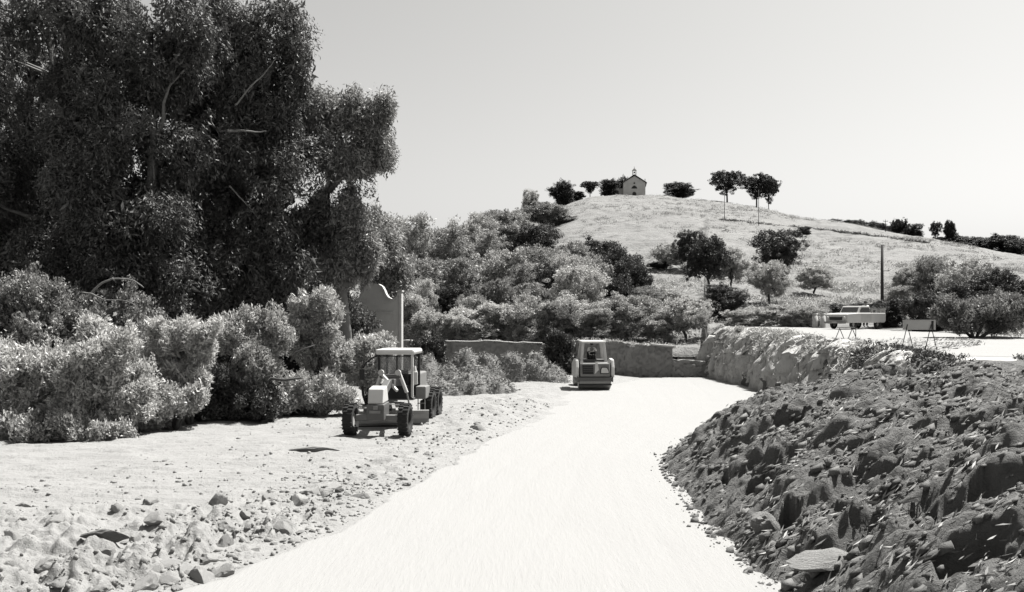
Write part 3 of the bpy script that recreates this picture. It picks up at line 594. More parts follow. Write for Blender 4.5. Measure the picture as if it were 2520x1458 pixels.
# scrub and dry grass nobody could count
def tufts(name, pts, size, leafm_, n, L, W, seed, tall=1.0):
    n = int(n*2.3); r = np.random.default_rng(seed); pts = np.asarray(pts); sz = np.repeat(size, n); P = np.repeat(pts, n, 0); o = r.normal(size=(len(P), 3))*sz[:, None]*[.5, .5, .3*tall]; o[:, 2] = np.abs(o[:, 2])
    L *= .58; W *= .5
    v = leaves(P+o, np.array([0, 0, .8]), L, W, r, sz/np.mean(size)); return tag(link_mesh(name, np_mesh(name, v, np.arange(len(v)).reshape(-1, 4)), M[leafm_]), kind='stuff')
r = np.random.default_rng(77)
def sc_hill(n, u0, u1, t0, t1, s0, s1, thr=-.2):
    u = r.uniform(u0, u1, n); t = r.uniform(t0, t1, n); yr = np.interp(u, RU, RY); yb = np.interp(u, *BY); y = yb+t*(yr-yb); x = (u-CX)/FP*y; k = fbm(P3(x*.08, y*.08), 3, 91) > thr; x = x[k]; y = y[k]
    return P3(x, y, surf(x, y)), r.uniform(s0, s1, len(x))
pp, sz = sc_hill(9000, 1330, 2700, .03, 1.0, .2, .95, -.1); tag(tufts('dry_scrub', pp, sz, 'leaf_gum_l', 14, .34, .12, 1), 'low dry scrub dotted over the pale hillside', 'scrub')
pp, sz = sc_hill(5200, 1380, 2800, .0, .55, .25, .6, -.5); tag(tufts('dry_grass', pp, sz, 'strawl', 12, .35, .05, 2, 1.6), 'pale dry grass on the slope above the upper road', 'grass')
hp = []
for u in np.arange(1775, 2290, 3.2):
    v = np.interp(u, [1775, 1870, 1985, 2100, 2290], [541, 553, 563, 575, 600]); q = hit(u+rt.uniform(-2, 2), v+1); hp.append((q.x, q.y, q.z))
tag(tufts('hedge_line', hp, np.array([rt.uniform(.25, .9) for _ in hp]), 'leaf_oak', 26, .4, .16, 3), 'thin dark line of scrub along the track across the hill', 'scrub')

_n = 1300; _Y = 76+r.random(_n)**1.3*52; _u = r.uniform(880, 1650, _n); _x = (_u-CX)/FP*_Y
tag(tufts('undergrowth', P3(_x, _Y, surf(_x, _Y)), r.uniform(.6, 1.3, _n), 'leaf_mid', 34, .3, .12, 4, 2.0), 'leafy undergrowth between the trees behind the garden wall', 'undergrowth')
_u = r.uniform(1425, 1660, 90); _v = np.interp(_u, [1418, 1510, 1560, 1600, 1655], [838, 840, 847, 849, 853]); _x = (_u-CX)/FP*65.2
tag(tufts('wall_weeds', P3(_x, 65.3+0*_x, CZ-(_v-HV)/FP*65.2-.1), r.uniform(.12, .38, 90), 'leaf_olive', 30, .2, .07, 8, 1.0), 'leafy weeds hanging over the top of the stone wall', 'weeds')

# ------------------------------------------------------------------ walls
def scrolled_wall():
    Y = 60; k = Y/FP; b = px(922, 940, Y); b.z = .2; e = empty('scrolled_wall', b, R(-4), 'tall grey plaster gable wall with a scrolled top and a sunlit right edge', 'wall')
    def q(u, v): return ((u-922)*k, CZ-(v-HV)*k-b.z)
    half = [(922, 703), (934, 704), (942, 709), (947, 718), (951, 728), (957, 736), (966, 740), (975, 739), (981, 732), (984, 722)]
    top = [q(u, v) for u, v in half]; left = [(-x, z) for x, z in top[::-1]]
    xr = (984-922)*k; outl = [(-xr, -.8), (xr, -.8)]+top[::-1]+left[:-1][::-1]
    MB().prism(outl, -.25, .25).build('wall', M['plaster'], e)
    mb = MB()
    for sgn in (1, -1):
        pts = [(sgn*x, -.0, z+.05) for x, z in top]
        for a, c in zip(pts, pts[1:]):
            a = Vector(a); c = Vector(c); m = (a+c)/2; L_ = (c-a).length
            mb.box(m, (L_+.05, .64, .11), (0, -math.atan2(c.z-a.z, c.x-a.x), 0))
    mb.build('coping', M['plaster'], e)
    for sgn in (1, -1):
        p = MB(); p.box((sgn*(xr+.1), 0, (q(0, 720)[1]-.8)/2), (.16, .6, q(0, 720)[1]+.8)).box((sgn*(xr+.1), 0, q(0, 717)[1]), (.26, .72, .10)); p.build('pilaster', M['cap'] if sgn > 0 else M['plaster'], e)  # right pilaster takes the paler material, its sunlight is put into the colour
    MB().sph((-(xr+.1), 0, q(0, 711)[1]), .17, 12).build('ball_finial', M['cap'], e, True)
    MB().box((-.1, -.29, q(0, 770)[1]), (xr*1.7, .1, .10)).build('moulding', M['plaster'], e)
scrolled_wall()
def masonry(name, label, poly, y0, thick, m, capm=None, group='garden walls', seed=1, rz=0.0, kids=None, capw=.07):
    """poly: top edge pixels; wall from below ground to that edge with an uneven top"""
    k = y0/FP; n = 150; us = np.linspace(poly[0][0], poly[-1][0], n); vs = np.interp(us, [p[0] for p in poly], [p[1] for p in poly]); b = px(us[0], 0, y0); b.z = 0
    e = empty(name, b, 0, label, 'wall', group); X = (us-us[0])*k; Zt = CZ-(vs-HV)*k+.05*fbm(P3(X*2.1, 0, seed), 3, seed); nz = 34
    V = []
    for side in (0, 1):
        for j in range(nz):
            t = j/(nz-1); z = -.5+(Zt+.5)*t; rough = .05*fbm(P3(X*3, side*9, z*3), 3, seed+3)+.05*np.sign(vnoise(P3(X*4.5, side*9, z*6+0*X), seed))
            V.append(P3(X+rz*0, (side*thick+rough*(1 if side == 0 else -1)), z))
    V = np.stack(V)[[*range(nz), *range(2*nz-1, nz-1, -1)]]
    f = grid_faces(2*nz, n); ends = [[j*n, (j+1)*n, (2*nz-2-j)*n, (2*nz-1-j)*n] for j in range(nz-1)]+[[(2*nz-1-j)*n+n-1, (2*nz-2-j)*n+n-1, (j+1)*n+n-1, j*n+n-1] for j in range(nz-1)]
    me = np_mesh('wall', V.reshape(-1, 3), np.concatenate([f, np.array(ends)])); link_mesh('wall', me, M[m], e)
    if capm:
        mb = MB()
        for i in range(0, n-5, 5):
            a = Vector((X[i], thick/2, Zt[i]+capw*.4)); c = Vector((X[i+5], thick/2, Zt[i+5]+capw*.4)); mb.box((a+c)/2, ((c-a).length*.97, thick+.12, capw), (0, -math.atan2(c.z-a.z, c.x-a.x), 0), .012)
        mb.build('coping', M[capm], e)
    return e
masonry('garden_wall', 'long garden wall with a pale coping, between the scrolled wall and the dark shrub', [(988, 841), (1190, 841), (1280, 845), (1345, 846)], 65.0, .45, 'stone', 'cap')
masonry('garden_wall', 'short low dark length of garden wall left of the roller, behind the dark shrub', [(1343, 852), (1420, 846)], 65.2, .45, 'stone', None, seed=4)
masonry('garden_wall', 'rough dark stone wall behind the roller, highest of the walls', [(1418, 838), (1510, 840), (1560, 847), (1600, 849), (1655, 853)], 64.9, .5, 'stone', None, seed=7)
masonry('wall_coping_block', 'pale coping block on the right end of the rough dark stone wall', [(1600, 850), (1657, 853)], 64.82, .66, 'cap', None, seed=9) if False else None
mb = MB(); a = px(1602, 848, 65.1); c = px(1657, 853, 65.1); mb.box((a+c)/2, ((c-a).length, .75, .12), (0, math.atan2(a.z-c.z, c.x-a.x), 0), .02)
o = mb.build('coping_slab', M['cap'], None); tag(o, 'pale coping slab on the right end of the rough dark stone wall', 'coping')
masonry('retaining_wall', 'low grey retaining wall at the end of the lower road, right of the high dark wall', [(1655, 884), (1700, 888), (1775, 894)], 64.75, .6, 'stone', None, seed=12)
masonry('retaining_wall', 'pale stepped ledge above the low grey retaining wall', [(1668, 872), (1700, 868), (1740, 862), (1790, 850)], 66.3, .6, 'bank', None, seed=15)

# ------------------------------------------------------------------ chapel
def chapel():
    Y = 293; k = Y/FP; b = onY(1561, Y); b.z -= .2; e = empty('chapel', b, R(-6), 'small stone chapel with a bell gable alone on top of the hill', 'chapel')
    W = 3.45; He = 4.9; Ha = 7.2; D = 9.0
    MB().prism([(-W, -1.5), (W, -1.5), (W, He), (0, Ha-.25), (-W, He)], 0, D).build('wall', M['chapel'], e)
    mb = MB(); an = math.atan2(Ha-He, W); L_ = math.hypot(W+.45, (Ha-He)*(W+.45)/W)
    for s in (1, -1): mb.box((s*(W+.4)/2, D/2, (He+Ha)/2-.02), (L_, D+.7, .3), (0, s*an, 0))
    mb.build('roof', M['wood'], e)
    bg_ = MB(); z = Ha+.1
    for s in (1, -1): bg_.box((s*.5, .1, z+.65), (.26, .5, 1.3))
    bg_.prism([(-.75, z+1.25), (.75, z+1.25), (.6, z+1.5), (0, z+2.1), (-.6, z+1.5)], -.2, .4).box((0, .1, z+2.3), (.08, .08, .7)).box((0, .1, z+2.4), (.4, .08, .08)); bgo = bg_.build('bell_gable', M['chapel'], e)
    MB().lathe([(0, .3), (.1, .27), (.35, .18), (.5, .06)], (0, .1, z+.55), 'Z', 12).build('bell', M['black'], bgo)
    for s in (1, -1): MB().box((s*(W-.1), .3, He+.45), (.3, .3, .9), taper=(.6, .6)).sph((s*(W-.1), .3, He+1.05), .18, 8).build('finial', M['chapel'], e)
    MB().prism([(-.62, -1.2), (.62, -1.2), (.62, 1.5), (.4, 1.85), (0, 2.0), (-.4, 1.85), (-.62, 1.5)], -.06, .2).build('door', M['wood'], e)
    MB().prism([(-.95, 3.0), (.95, 3.0), (.7, 3.5), (.35, 3.85), (0, 3.98), (-.35, 3.85), (-.7, 3.5)], -.05, .2).build('window', M['black'], e)
    MB().lathe([(-.05, .28), (.2, .28)], (0, 0, 4.7), 'Y', 12).build('round_window', M['black'], e)
    MB().box((-W-1.6, 4.5, 1.3), (3.3, 5, 4.2)).build('side_wing', M['chapel'], e)
chapel()

# ------------------------------------------------------------------ poles
def pole(u, vb, vt, r0, label, m='wood', bars=True, Y=None, group='poles on the hillside'):
    p = onY(u, Y) if Y else hit(u, vb); k = p.y/FP; H = CZ-(vt-HV)*k-p.z; e = empty('utility_pole', p, 0, label, 'pole', group)
    MB().cyl((0, 0, -.6), (0, 0, H), r0, r0*.7, 10).build('shaft', M[m], e, True)
    if bars:
        a = MB().box((0, -r0, H-.4), (1.1, .09, .1)); a.build('crossarm', M[m], e)
        for s in (-1, -.1, 1): MB().cyl((s*.5, -r0, H-.35), (s*.5, -r0, H-.16), .045, .03, 8).build('insulator', M['cap'], e)
    return e
pole(1783, 541, 460, .075, 'thin pole standing left in front of the umbrella pines')
pole(1867, 558, 468, .075, 'thin pole below the slanting trunk of the middle pine')
pole(2179, 578, 541, .09, 'distant thin pole on the ridge above the thick dark pole', Y=218)
pole(2171, 770, 603, .125, 'thick dark pole rising from the scrub behind the pickup', bars=False, Y=65)

# ------------------------------------------------------------------ trestles, posts and stakes
def trestle(u, vb, vt, Wm, bh, label, board=True, Y=None, rz=0.0, r=.014):
    p = onY(u, Y); p.z += .05; k = p.y/FP; H = CZ-(vt-HV)*k-p.z; e = empty('trestle_barrier', p, rz, label, 'barrier', 'trestle barriers at the edge of the upper road')
    if board:
        bd = MB().box((0, 0, H-bh/2), (Wm, .035, bh), bev=.006).build('board', M['cap'], e)
        MB().box((Wm*.40, -.024, H-bh/2), (.075, .012, bh*.98)).build('dark_stripe', M['black'], bd)
        MB().box((0, -.0, H+.02), (Wm, .07, .035)).build('top_rail', M['cap'], e)
    else: MB().box((0, 0, H), (Wm, .05, .05)).build('top_rail', M['woodl'], e)
    for s in (-1, 1):
        for t in (-1, 1): MB().cyl((s*Wm*.36, t*.02, H-bh*.4), (s*Wm*.36+t*.33, t*.28, -.05), r, r, 6).build('leg', M['black'], e)
    return e
trestle(2262, 872, 790, 1.16, .33, 'trestle with a long pale board with one dark stripe, on thin dark legs', Y=34.2, rz=R(-5), r=.014)
trestle(2082, 836, 806, .85, .1, 'low bare trestle with thin pale legs left of the stake', board=False, Y=45.5, r=.018)
for u, Y, h, lab in [(2106, 44.5, .8, 'thin stake standing between the two trestles')]:
    p = onY(u, Y); o = MB().cyl((0, 0, -.2), (0, 0, h), .02, .015, 6).build('stake', M['wood'], None); o.location = p; tag(o, lab, 'stake')
for u, lab in [(2006, 'left one of the two short pale posts beside the pickup'), (2025, 'right one of the two short pale posts, next to the pickup')]:
    p = onY(u, 63.5); e = empty('stone_post', p, 0, lab, 'post', 'short posts beside the pickup')
    MB().cyl((0, 0, -.3), (0, 0, .98), .2, .17, 12).build('shaft', M['plaster'], e, True); MB().cyl((0, 0, .98), (0, 0, 1.06), .2, .16, 12).build('cap', M['cap'], e)

# ------------------------------------------------------------------ cars
def wheel(parent, c, r, wd, tread=0, name='wheel', rimm='rim', n=28, side=1):
    x = side
    prof = [(-wd*.2, r*.30), (-wd*.24, r*.52), (-wd*.05, r*.5), (wd*.05, r*.44), (wd*.12, r*.2), (wd*.22, r*.17), (wd*.24, .01)]
    o = MB().lathe([(t*x, q) for t, q in prof], (0, 0, 0), 'X', n).build(name, M[rimm], parent); o.location = c
    t = MB(); t.lathe([(-wd*.40, r*.55), (-wd*.5, r*.72), (-wd*.47, r*.92), (-wd*.36, r*.985), (wd*.36, r*.985), (wd*.47, r*.92), (wd*.5, r*.72), (wd*.40, r*.55), (wd*.30, r*.5), (-wd*.30, r*.5)], (0, 0, 0), 'X', n)
    if tread:
        for k in range(tread):
            for s in (-1, 1):
                a = 6.2832*(k+(.5 if s > 0 else 0))/tread
                t.box((s*wd*.25, math.cos(a)*r*.995, math.sin(a)*r*.995), (wd*.48, r*.10, r*.07), (a-math.pi/2, 0, 0) if False else (a, 0, 0))
    t.build('tyre', M['rubber'], o); return o
def car(p, rz, label, bodym, kind):
    e = empty('parked_car', p, rz, label, 'car', None)
    # local: front is -Y
    L_, W, = 4.1, 1.68
    if kind == 'saloon':
        prof = [(-2.0, .42), (-2.08, .62), (-2.02, .84), (-1.85, .92), (-.85, .99), (1.35, .99), (1.95, .95), (2.05, .8), (2.08, .5), (1.9, .32), (-1.9, .30)]
        cabp = [(-.85, .98), (-.35, 1.43), (-.1, 1.47), (.95, 1.47), (1.15, 1.42), (1.55, .98)]
    else:
        prof = [(-2.0, .45), (-2.05, .65), (-2.0, .95), (-1.9, 1.0), (-.75, 1.05), (2.0, 1.05), (2.05, .9), (2.05, .5), (1.9, .4), (-1.9, .4)]
        cabp = [(-.75, 1.04), (-.45, 1.45), (-.4, 1.5), (.4, 1.5), (.48, 1.45), (.55, 1.04)]
    MB().prism(prof, -W/2, W/2, 'X', .05).build('body', M[bodym], e)
    cb = MB().prism(cabp, -W/2+.13, W/2-.13, 'X', .04).build('cabin', M[bodym], e)
    a, b_ = cabp[0], cabp[1]; dy = b_[0]-a[0]; dz = b_[1]-a[1]; ang = math.atan2(dz, dy)
    MB().box(((0, (a[0]+b_[0])/2-.012*math.sin(ang)-.02, (a[1]+b_[1])/2+.02)), (W-.48, math.hypot(dy, dz)*.72, .02), (ang, 0, 0)).build('windscreen', M['glass'], e)
    y0, y1 = cabp[1][0]+.02, cabp[-2][0]-.03
    for s in (-1, 1):
        n = 2 if kind == 'saloon' else 1
        for i in range(n):
            ya = y0+(y1-y0)*i/n+.04; yb = y0+(y1-y0)*(i+1)/n-.04
            MB().prism([(ya-(.2 if i == 0 else 0), 1.06), (yb+(.1 if i == n-1 else 0), 1.06), (yb, 1.38), (ya, 1.38)], s*(W/2-.13)-.012, s*(W/2-.13)+.012, 'X').build('window', M['glass'], e)
    MB().box((0, -2.07, .68), (.95, .05, .2), bev=.01).build('grille', M['black'], e)
    for s in (-1, 1):
        MB().lathe([(-.06, .11), (0, .12), (.03, .1)], (s*.64, -2.06, .7), 'Y', 16).build('headlight', M['cap'], e)
    MB().box((0, -2.15, .42), (W-.05, .1, .13), bev=.03).build('bumper', M['steel'], e)
    MB().box((0, -2.21, .45), (.38, .02, .09)).build('number_plate', M['cap'], e)
    for s in (-1, 1):
        for y in (-1.3, 1.25): wheel(e, (s*(W/2-.1), y, .31), .31, .18, side=s)
    if kind != 'saloon':
        MB().box((0, 1.3, 1.062), (W-.3, 1.3, .02)).build('load_bed', M['black'], e)
        for s in (-1, 1):
            rl = MB().box((s*(W/2-.06), 1.32, 1.24), (.05, 1.45, .05))
            for y in (.66, 1.1, 1.54, 1.98): rl.box((s*(W/2-.06), y, 1.13), (.04, .05, .18))
            rl.build('bed_rail', M['cap'], e)
        MB().box((0, 2.06, 1.2), (W-.1, .04, .3)).build('tailgate', M['white'], e)
        for s in (-1, 1):
            MB().box((s*(W/2+.004), -.05, .72), (.012, 1.05, .5)).build('door', M['cap'], e)
    return e
pc = px(2106, 0, 61.6); pc.z = float(zt(61.6))+.06; car(pc, R(-56), 'pale pickup parked beyond the upper road, its front turned left', 'white', 'pickup')

# ------------------------------------------------------------------ people
def figure(name, label, loc, rz, joints, group=None, legs=True):
    e = empty(name, loc, rz, label, 'person', group)
    def skin(nm, pts, edges, rad, m, parent):
        me = bpy.data.meshes.new(nm); me.from_pydata(pts, edges, []); o = bpy.data.objects.new(nm, me); COL.objects.link(o); o.parent = parent; me.materials.append(m)
        md = o.modifiers.new('skin', 'SKIN'); md.use_smooth_shade = True
        for i, q in enumerate(rad): me.skin_vertices[0].data[i].radius = (q, q) if not isinstance(q, tuple) else q
        me.skin_vertices[0].data[0].use_root = True
        o.modifiers.new('sub', 'SUBSURF').levels = 2; o.modifiers['sub'].render_levels = 2; return o
    J = joints
    names = list(J.keys()); pts = [J[n] for n in names]; ix = {n: i for i, n in enumerate(names)}
    rad = {'pelvis': (.15, .11), 'waist': (.14, .10), 'chest': (.17, .12), 'neck': .06, 'jaw': .075, 'head': .098, 'crown': .07, 'shl': .065, 'shr': .065, 'ell': .045, 'elr': .045, 'wrl': .03, 'wrr': .03, 'hal': .038, 'har': .038, 'fil': .018, 'fir': .018,
           'hil': .09, 'hir': .09, 'knl': .06, 'knr': .06, 'anl': .042, 'anr': .042, 'tol': .035, 'tor': .035}
    ed = [('pelvis', 'waist'), ('waist', 'chest'), ('chest', 'neck'), ('neck', 'jaw'), ('jaw', 'head'), ('head', 'crown')]
    for s in 'lr': ed += [('chest', 'sh'+s), ('sh'+s, 'el'+s), ('el'+s, 'wr'+s), ('wr'+s, 'ha'+s), ('ha'+s, 'fi'+s), ('pelvis', 'hi'+s), ('hi'+s, 'kn'+s), ('kn'+s, 'an'+s), ('an'+s, 'to'+s)]
    b = skin('body', pts, [(ix[a], ix[c]) for a, c in ed], [rad[n] for n in names], M['skin'], e)
    def sub(nm, ns, es, m, grow):
        ii = {n: i for i, n in enumerate(ns)}
        def gr(r): return (r[0]+grow, r[1]+grow) if isinstance(r, tuple) else r+grow
        return skin(nm, [J[n] for n in ns], [(ii[a], ii[c]) for a, c in es], [gr(rad[n]) for n in ns], m, e)
    sub('shirt', ['waist', 'chest', 'shl', 'shr', 'ell', 'elr', 'pelvis'], [('pelvis', 'waist'), ('waist', 'chest'), ('chest', 'shl'), ('chest', 'shr'), ('shl', 'ell'), ('shr', 'elr')], M['cloth_w'], .022)
    sub('trousers', ['pelvis', 'hil', 'hir', 'knl', 'knr', 'anl', 'anr'], [('pelvis', 'hil'), ('pelvis', 'hir'), ('hil', 'knl'), ('hir', 'knr'), ('knl', 'anl'), ('knr', 'anr')], M['cloth_d'], .018)
    h = Vector(J['head']); f = MB()
    for s in (-1, 1): f.sph(h+Vector((s*.034, -.088, .005)), .011, 8)
    f.build('eyes', M['hair'], e); MB().sph(h+Vector((0, -.1, -.025)), .017, 8, (.8, 1, 1.5)).sph(h+Vector((-.1, 0, -.01)), .026, 8, (.4, .8, 1.2)).sph(h+Vector((.1, 0, -.01)), .026, 8, (.4, .8, 1.2)).build('nose_and_ears', M['skin'], e, True)
    MB().sph(h+Vector((0, .025, .04)), .112, 14, (.98, 1.02, .95)).build('hair', M['hair'], e, True)
    return e
stand = dict(pelvis=(0, 0, .92), waist=(0, 0, 1.08), chest=(0, 0, 1.32), neck=(0, 0, 1.49), jaw=(0, -.02, 1.57), head=(0, -.01, 1.65), crown=(0, 0, 1.72), shl=(.19, 0, 1.42), shr=(-.19, 0, 1.42), ell=(.30, -.02, 1.16), elr=(-.31, .02, 1.16), wrl=(.22, -.16, .98), wrr=(-.24, -.12, .96), hal=(.19, -.21, .93), har=(-.21, -.17, .9), fil=(.17, -.25, .87), fir=(-.2, -.2, .83),
             hil=(.1, 0, .86), hir=(-.1, 0, .86), knl=(.12, -.03, .48), knr=(-.12, 0, .48), anl=(.13, .02, .09), anr=(-.12, .03, .09), tol=(.15, -.13, .04), tor=(-.14, -.12, .04))
sit = dict(pelvis=(0, 0, .0), waist=(0, 0, .18), chest=(0, -.02, .42), neck=(0, -.03, .58), jaw=(0, -.06, .66), head=(0, -.05, .74), crown=(0, -.03, .81), shl=(.19, -.02, .51), shr=(-.19, -.02, .51), ell=(.27, -.18, .3), elr=(-.27, -.2, .3), wrl=(.15, -.4, .36), wrr=(-.15, -.4, .36), hal=(.12, -.46, .38), har=(-.12, -.46, .38), fil=(.09, -.49, .35), fir=(-.09, -.49, .35),
           hil=(.1, -.02, -.02), hir=(-.1, -.02, -.02), knl=(.13, -.44, .02), knr=(-.13, -.44, .02), anl=(.13, -.52, -.38), anr=(-.13, -.52, -.38), tol=(.13, -.66, -.42), tor=(-.13, -.66, -.42))
pp_ = px(2130, 0, 63.2); pp_.z = float(zt(63.4))+.12; figure('person', 'person in a light shirt and dark trousers standing behind the pickup', pp_, R(20), stand)

# ------------------------------------------------------------------ road grader (front is -Y, front axle at y = 0)
def grader():
    b = px(930, 0, 33.6); b.z = .03; e = empty('road_grader', b, R(-5.5), 'pale road grader facing the camera on the bare ground, tall black tyres and glazed cab', 'road grader')
    for s in (-1, 1):
        wheel(e, (s*1.0, 0, .56), .56, .38, 22, side=s)
        for y in (4.6, 6.1): wheel(e, (s*1.02, y, .62), .62, .40, 22, side=s)
    MB().box((0, 0, .62), (1.6, .22, .2), bev=.03).box((0, 0, .80), (.5, .4, .3), bev=.03).build('front_axle', M['paint'], e)
    MB().cyl((-.8, .22, .5), (.8, .22, .5), .035).build('tie_rod', M['steel'], e)
    MB().prism([(-.42, .55), (-.42, 1.12), (.42, 1.16), (.42, .55)], -.32, .32, 'X', .03).build('nose_plate', M['grey'], e)
    MB().box((0, -.445, .86), (.4, .03, .1)).box((.02, -.445, 1.0), (.16, .03, .12)).build('tow_hitch', M['paint'], e)
    MB().prism([(-.34, 1.14), (-.22, 1.66), (.35, 1.74), (.55, 1.18)], -.29, .26, 'X', .03).build('hood', M['white'], e)
    # gooseneck frame
    fr = MB()
    for a, c, wd in [((0, .3, 1.3), (0, 1.5, 1.72), .26), ((0, 1.5, 1.72), (0, 3.0, 1.68), .26), ((0, 3.0, 1.68), (0, 4.3, 1.15), .3)]:
        a = Vector(a); c = Vector(c); fr.box((a+c)/2, (wd, (c-a).length+.12, .3), (math.atan2(c.z-a.z, c.y-a.y), 0, 0), .03)
    fr.build('frame', M['grey'], e)
    bl = MB(); prof = [(.0, .08), (.10, .12), (.17, .3), (.16, .48), (.06, .64), (.02, .62), (.10, .47), (.12, .3), (.06, .15), (-.03, .09)]
    bl.prism([(y, z) for y, z in prof], -1.45, 1.45, 'X'); blo = bl.build('blade', M['steel'], e); blo.location = (.0, 2.1, .02); blo.rotation_euler = (0, 0, R(14))
    MB().box((0, .02, .07), (2.9, .03, .12)).build('cutting_edge', M['black'], blo)
    c = MB(); c.lathe([(-.06, .62), (.06, .62), (.06, .5), (-.06, .5), (-.06, .62)], (0, 2.15, .88), 'Z', 28); c.box((-.3, 1.2, .86), (.12, 2.0, .14), (0, 0, R(-14))).box((.3, 1.2, .86), (.12, 2.0, .14), (0, 0, R(14))); c.build('circle_drawbar', M['paint'], e)
    for s in (-1, 1):
        h = MB().cyl((s*.34, 2.0, 2.1), (s*.62, 2.05, 1.35), .07, .07, 12).build('lift_cylinder', M['white'], e); MB().cyl((s*.62, 2.05, 1.35), (s*.72, 2.1, .82), .035, .035, 10).build('piston_rod', M['steel'], h)
    MB().cyl((-.3, 1.95, 2.02), (.35, 1.6, 1.45), .06, .06, 10).build('side_shift_cylinder', M['white'], e)
    MB().box((0, 2.02, 1.98), (.85, .16, .14), bev=.02).build('lift_bracket', M['grey'], e)
    for s in (-1, 1):
        MB().cyl((s*.33-.0, 1.95, 2.12), (s*.33, 1.80, 2.12), .10, .11, 14).build('headlamp', M['cap'], e)
    # cab
    x0, x1, y0, y1 = -.72, .68, 3.0, 4.35; zb, zr = 1.05, 2.86
    MB().box(((x0+x1)/2, (y0+y1)/2-.03, zr), (x1-x0+.16, y1-y0+.34, .22), bev=.09).build('cab_roof', M['white'], e)
    for x in (x0+.04, x1-.04):
        for y in (y0, y1): MB().box((x, y, (zb+zr)/2), (.085, .09, zr-zb-.12)).build('cab_post', M['white' if (x > 0 and y == y0) else 'black'], e)
    MB().box(((x0+x1)/2, y0-.005, 1.28), (x1-x0-.12, .04, .5)).build('front_panel', M['black'], e)
    MB().box(((x0+x1)/2, y0, 1.98), (x1-x0-.12, .05, .05)).box(((x0+x1)/2, y0, 2.70), (x1-x0-.12, .05, .05)).box((x0+.75, y0, 2.35), (.05, .05, .68)).box((x1-.06, y0+.65, 1.55), (.04, 1.25, .05)).box((x0+.06, y0+.65, 1.55), (.04, 1.25, .05)).build('window_frame', M['black'], e)
    MB().box(((x0+x1)/2, y0+.01, 2.34), (x1-x0-.15, .012, .66)).build('windscreen', M['cabglass'], e)
    MB().box(((x0+x1)/2, y1, 1.45), (x1-x0-.12, .04, .85)).build('rear_panel', M['black'], e)
    MB().box(((x0+x1)/2, y1+.01, 2.3), (x1-x0-.15, .012, .7)).build('rear_window', M['cabglass'], e)
    MB().box(((x0+x1)/2, (y0+y1)/2, 1.02), (x1-x0, y1-y0, .09)).build('cab_floor', M['grey'], e)
    MB().box((0, 3.85, 1.42), (.5, .5, .14), bev=.04).box((0, 4.1, 1.78), (.5, .12, .62), (R(-8), 0, 0), .04).box((0, 3.9, 1.2), (.25, .25, .35)).build('seat', M['black'], e)
    con = MB().cyl((0, 3.25, 1.05), (0, 3.42, 1.85), .06, .05, 10).build('steering_column', M['black'], e)
    st = MB(); st.lathe([(-.015, .21), (.015, .21), (.015, .175), (-.015, .175), (-.015, .21)], (0, 0, 0), 'Z', 20); st.box((0, 0, 0), (.36, .03, .02)); so_ = st.build('steering_wheel', M['black'], con); so_.location = (0, 3.44, 1.88); so_.rotation_euler = (R(-20), 0, 0)
    lv = MB()
    for i in range(6): lv.cyl((-.35+i*.14, 3.2, 1.5), (-.35+i*.14, 3.12, 1.92), .012, .012, 6).sph((-.35+i*.14, 3.12, 1.93), .022, 6)
    lv.build('control_levers', M['black'], e)
    # engine, tandem cases, exhaust, ladder, mirror
    MB().box((0, 5.7, 1.42), (.95, 2.4, .95), bev=.06).build('engine_cover', M['paint'], e)
    MB().cyl((.25, 5.2, 1.85), (.25, 5.2, 2.75), .05, .05, 10).build('exhaust_pipe', M['black'], e)
    for s in (-1, 1):
        MB().box((s*.74, 5.35, .64), (.16, 1.9, .42), bev=.05).build('tandem_case', M['grey'], e)
    MB().box((.86, 4.0, 1.22), (.42, .9, .5), bev=.04).build('fuel_tank', M['paint'], e)
    ld = MB()
    for z in (.5, .8): ld.box((.88, 3.6, z), (.3, .12, .03))
    ld.box((.75, 3.6, .75), (.03, .05, .7)).box((1.02, 3.6, .75), (.03, .05, .7)).build('ladder', M['paint'], e)
    MB().tube([(-.74, 3.0, 2.72), (-.98, 2.95, 2.6), (-1.18, 2.9, 2.42), (-1.3, 2.85, 2.22)], .035, 8).build('mirror_arm', M['black'], e)
    MB().box((-1.32, 2.86, 1.98), (.2, .05, .42), bev=.02).build('mirror', M['black'], e)
    MB().tube([(.74, 3.0, 2.3), (.8, 2.9, 2.0), (.82, 2.85, 1.75)], .05, 8).box((.80, 2.86, 1.85), (.16, .08, .5), bev=.03).build('side_lamp_bracket', M['white'], e)
grader()

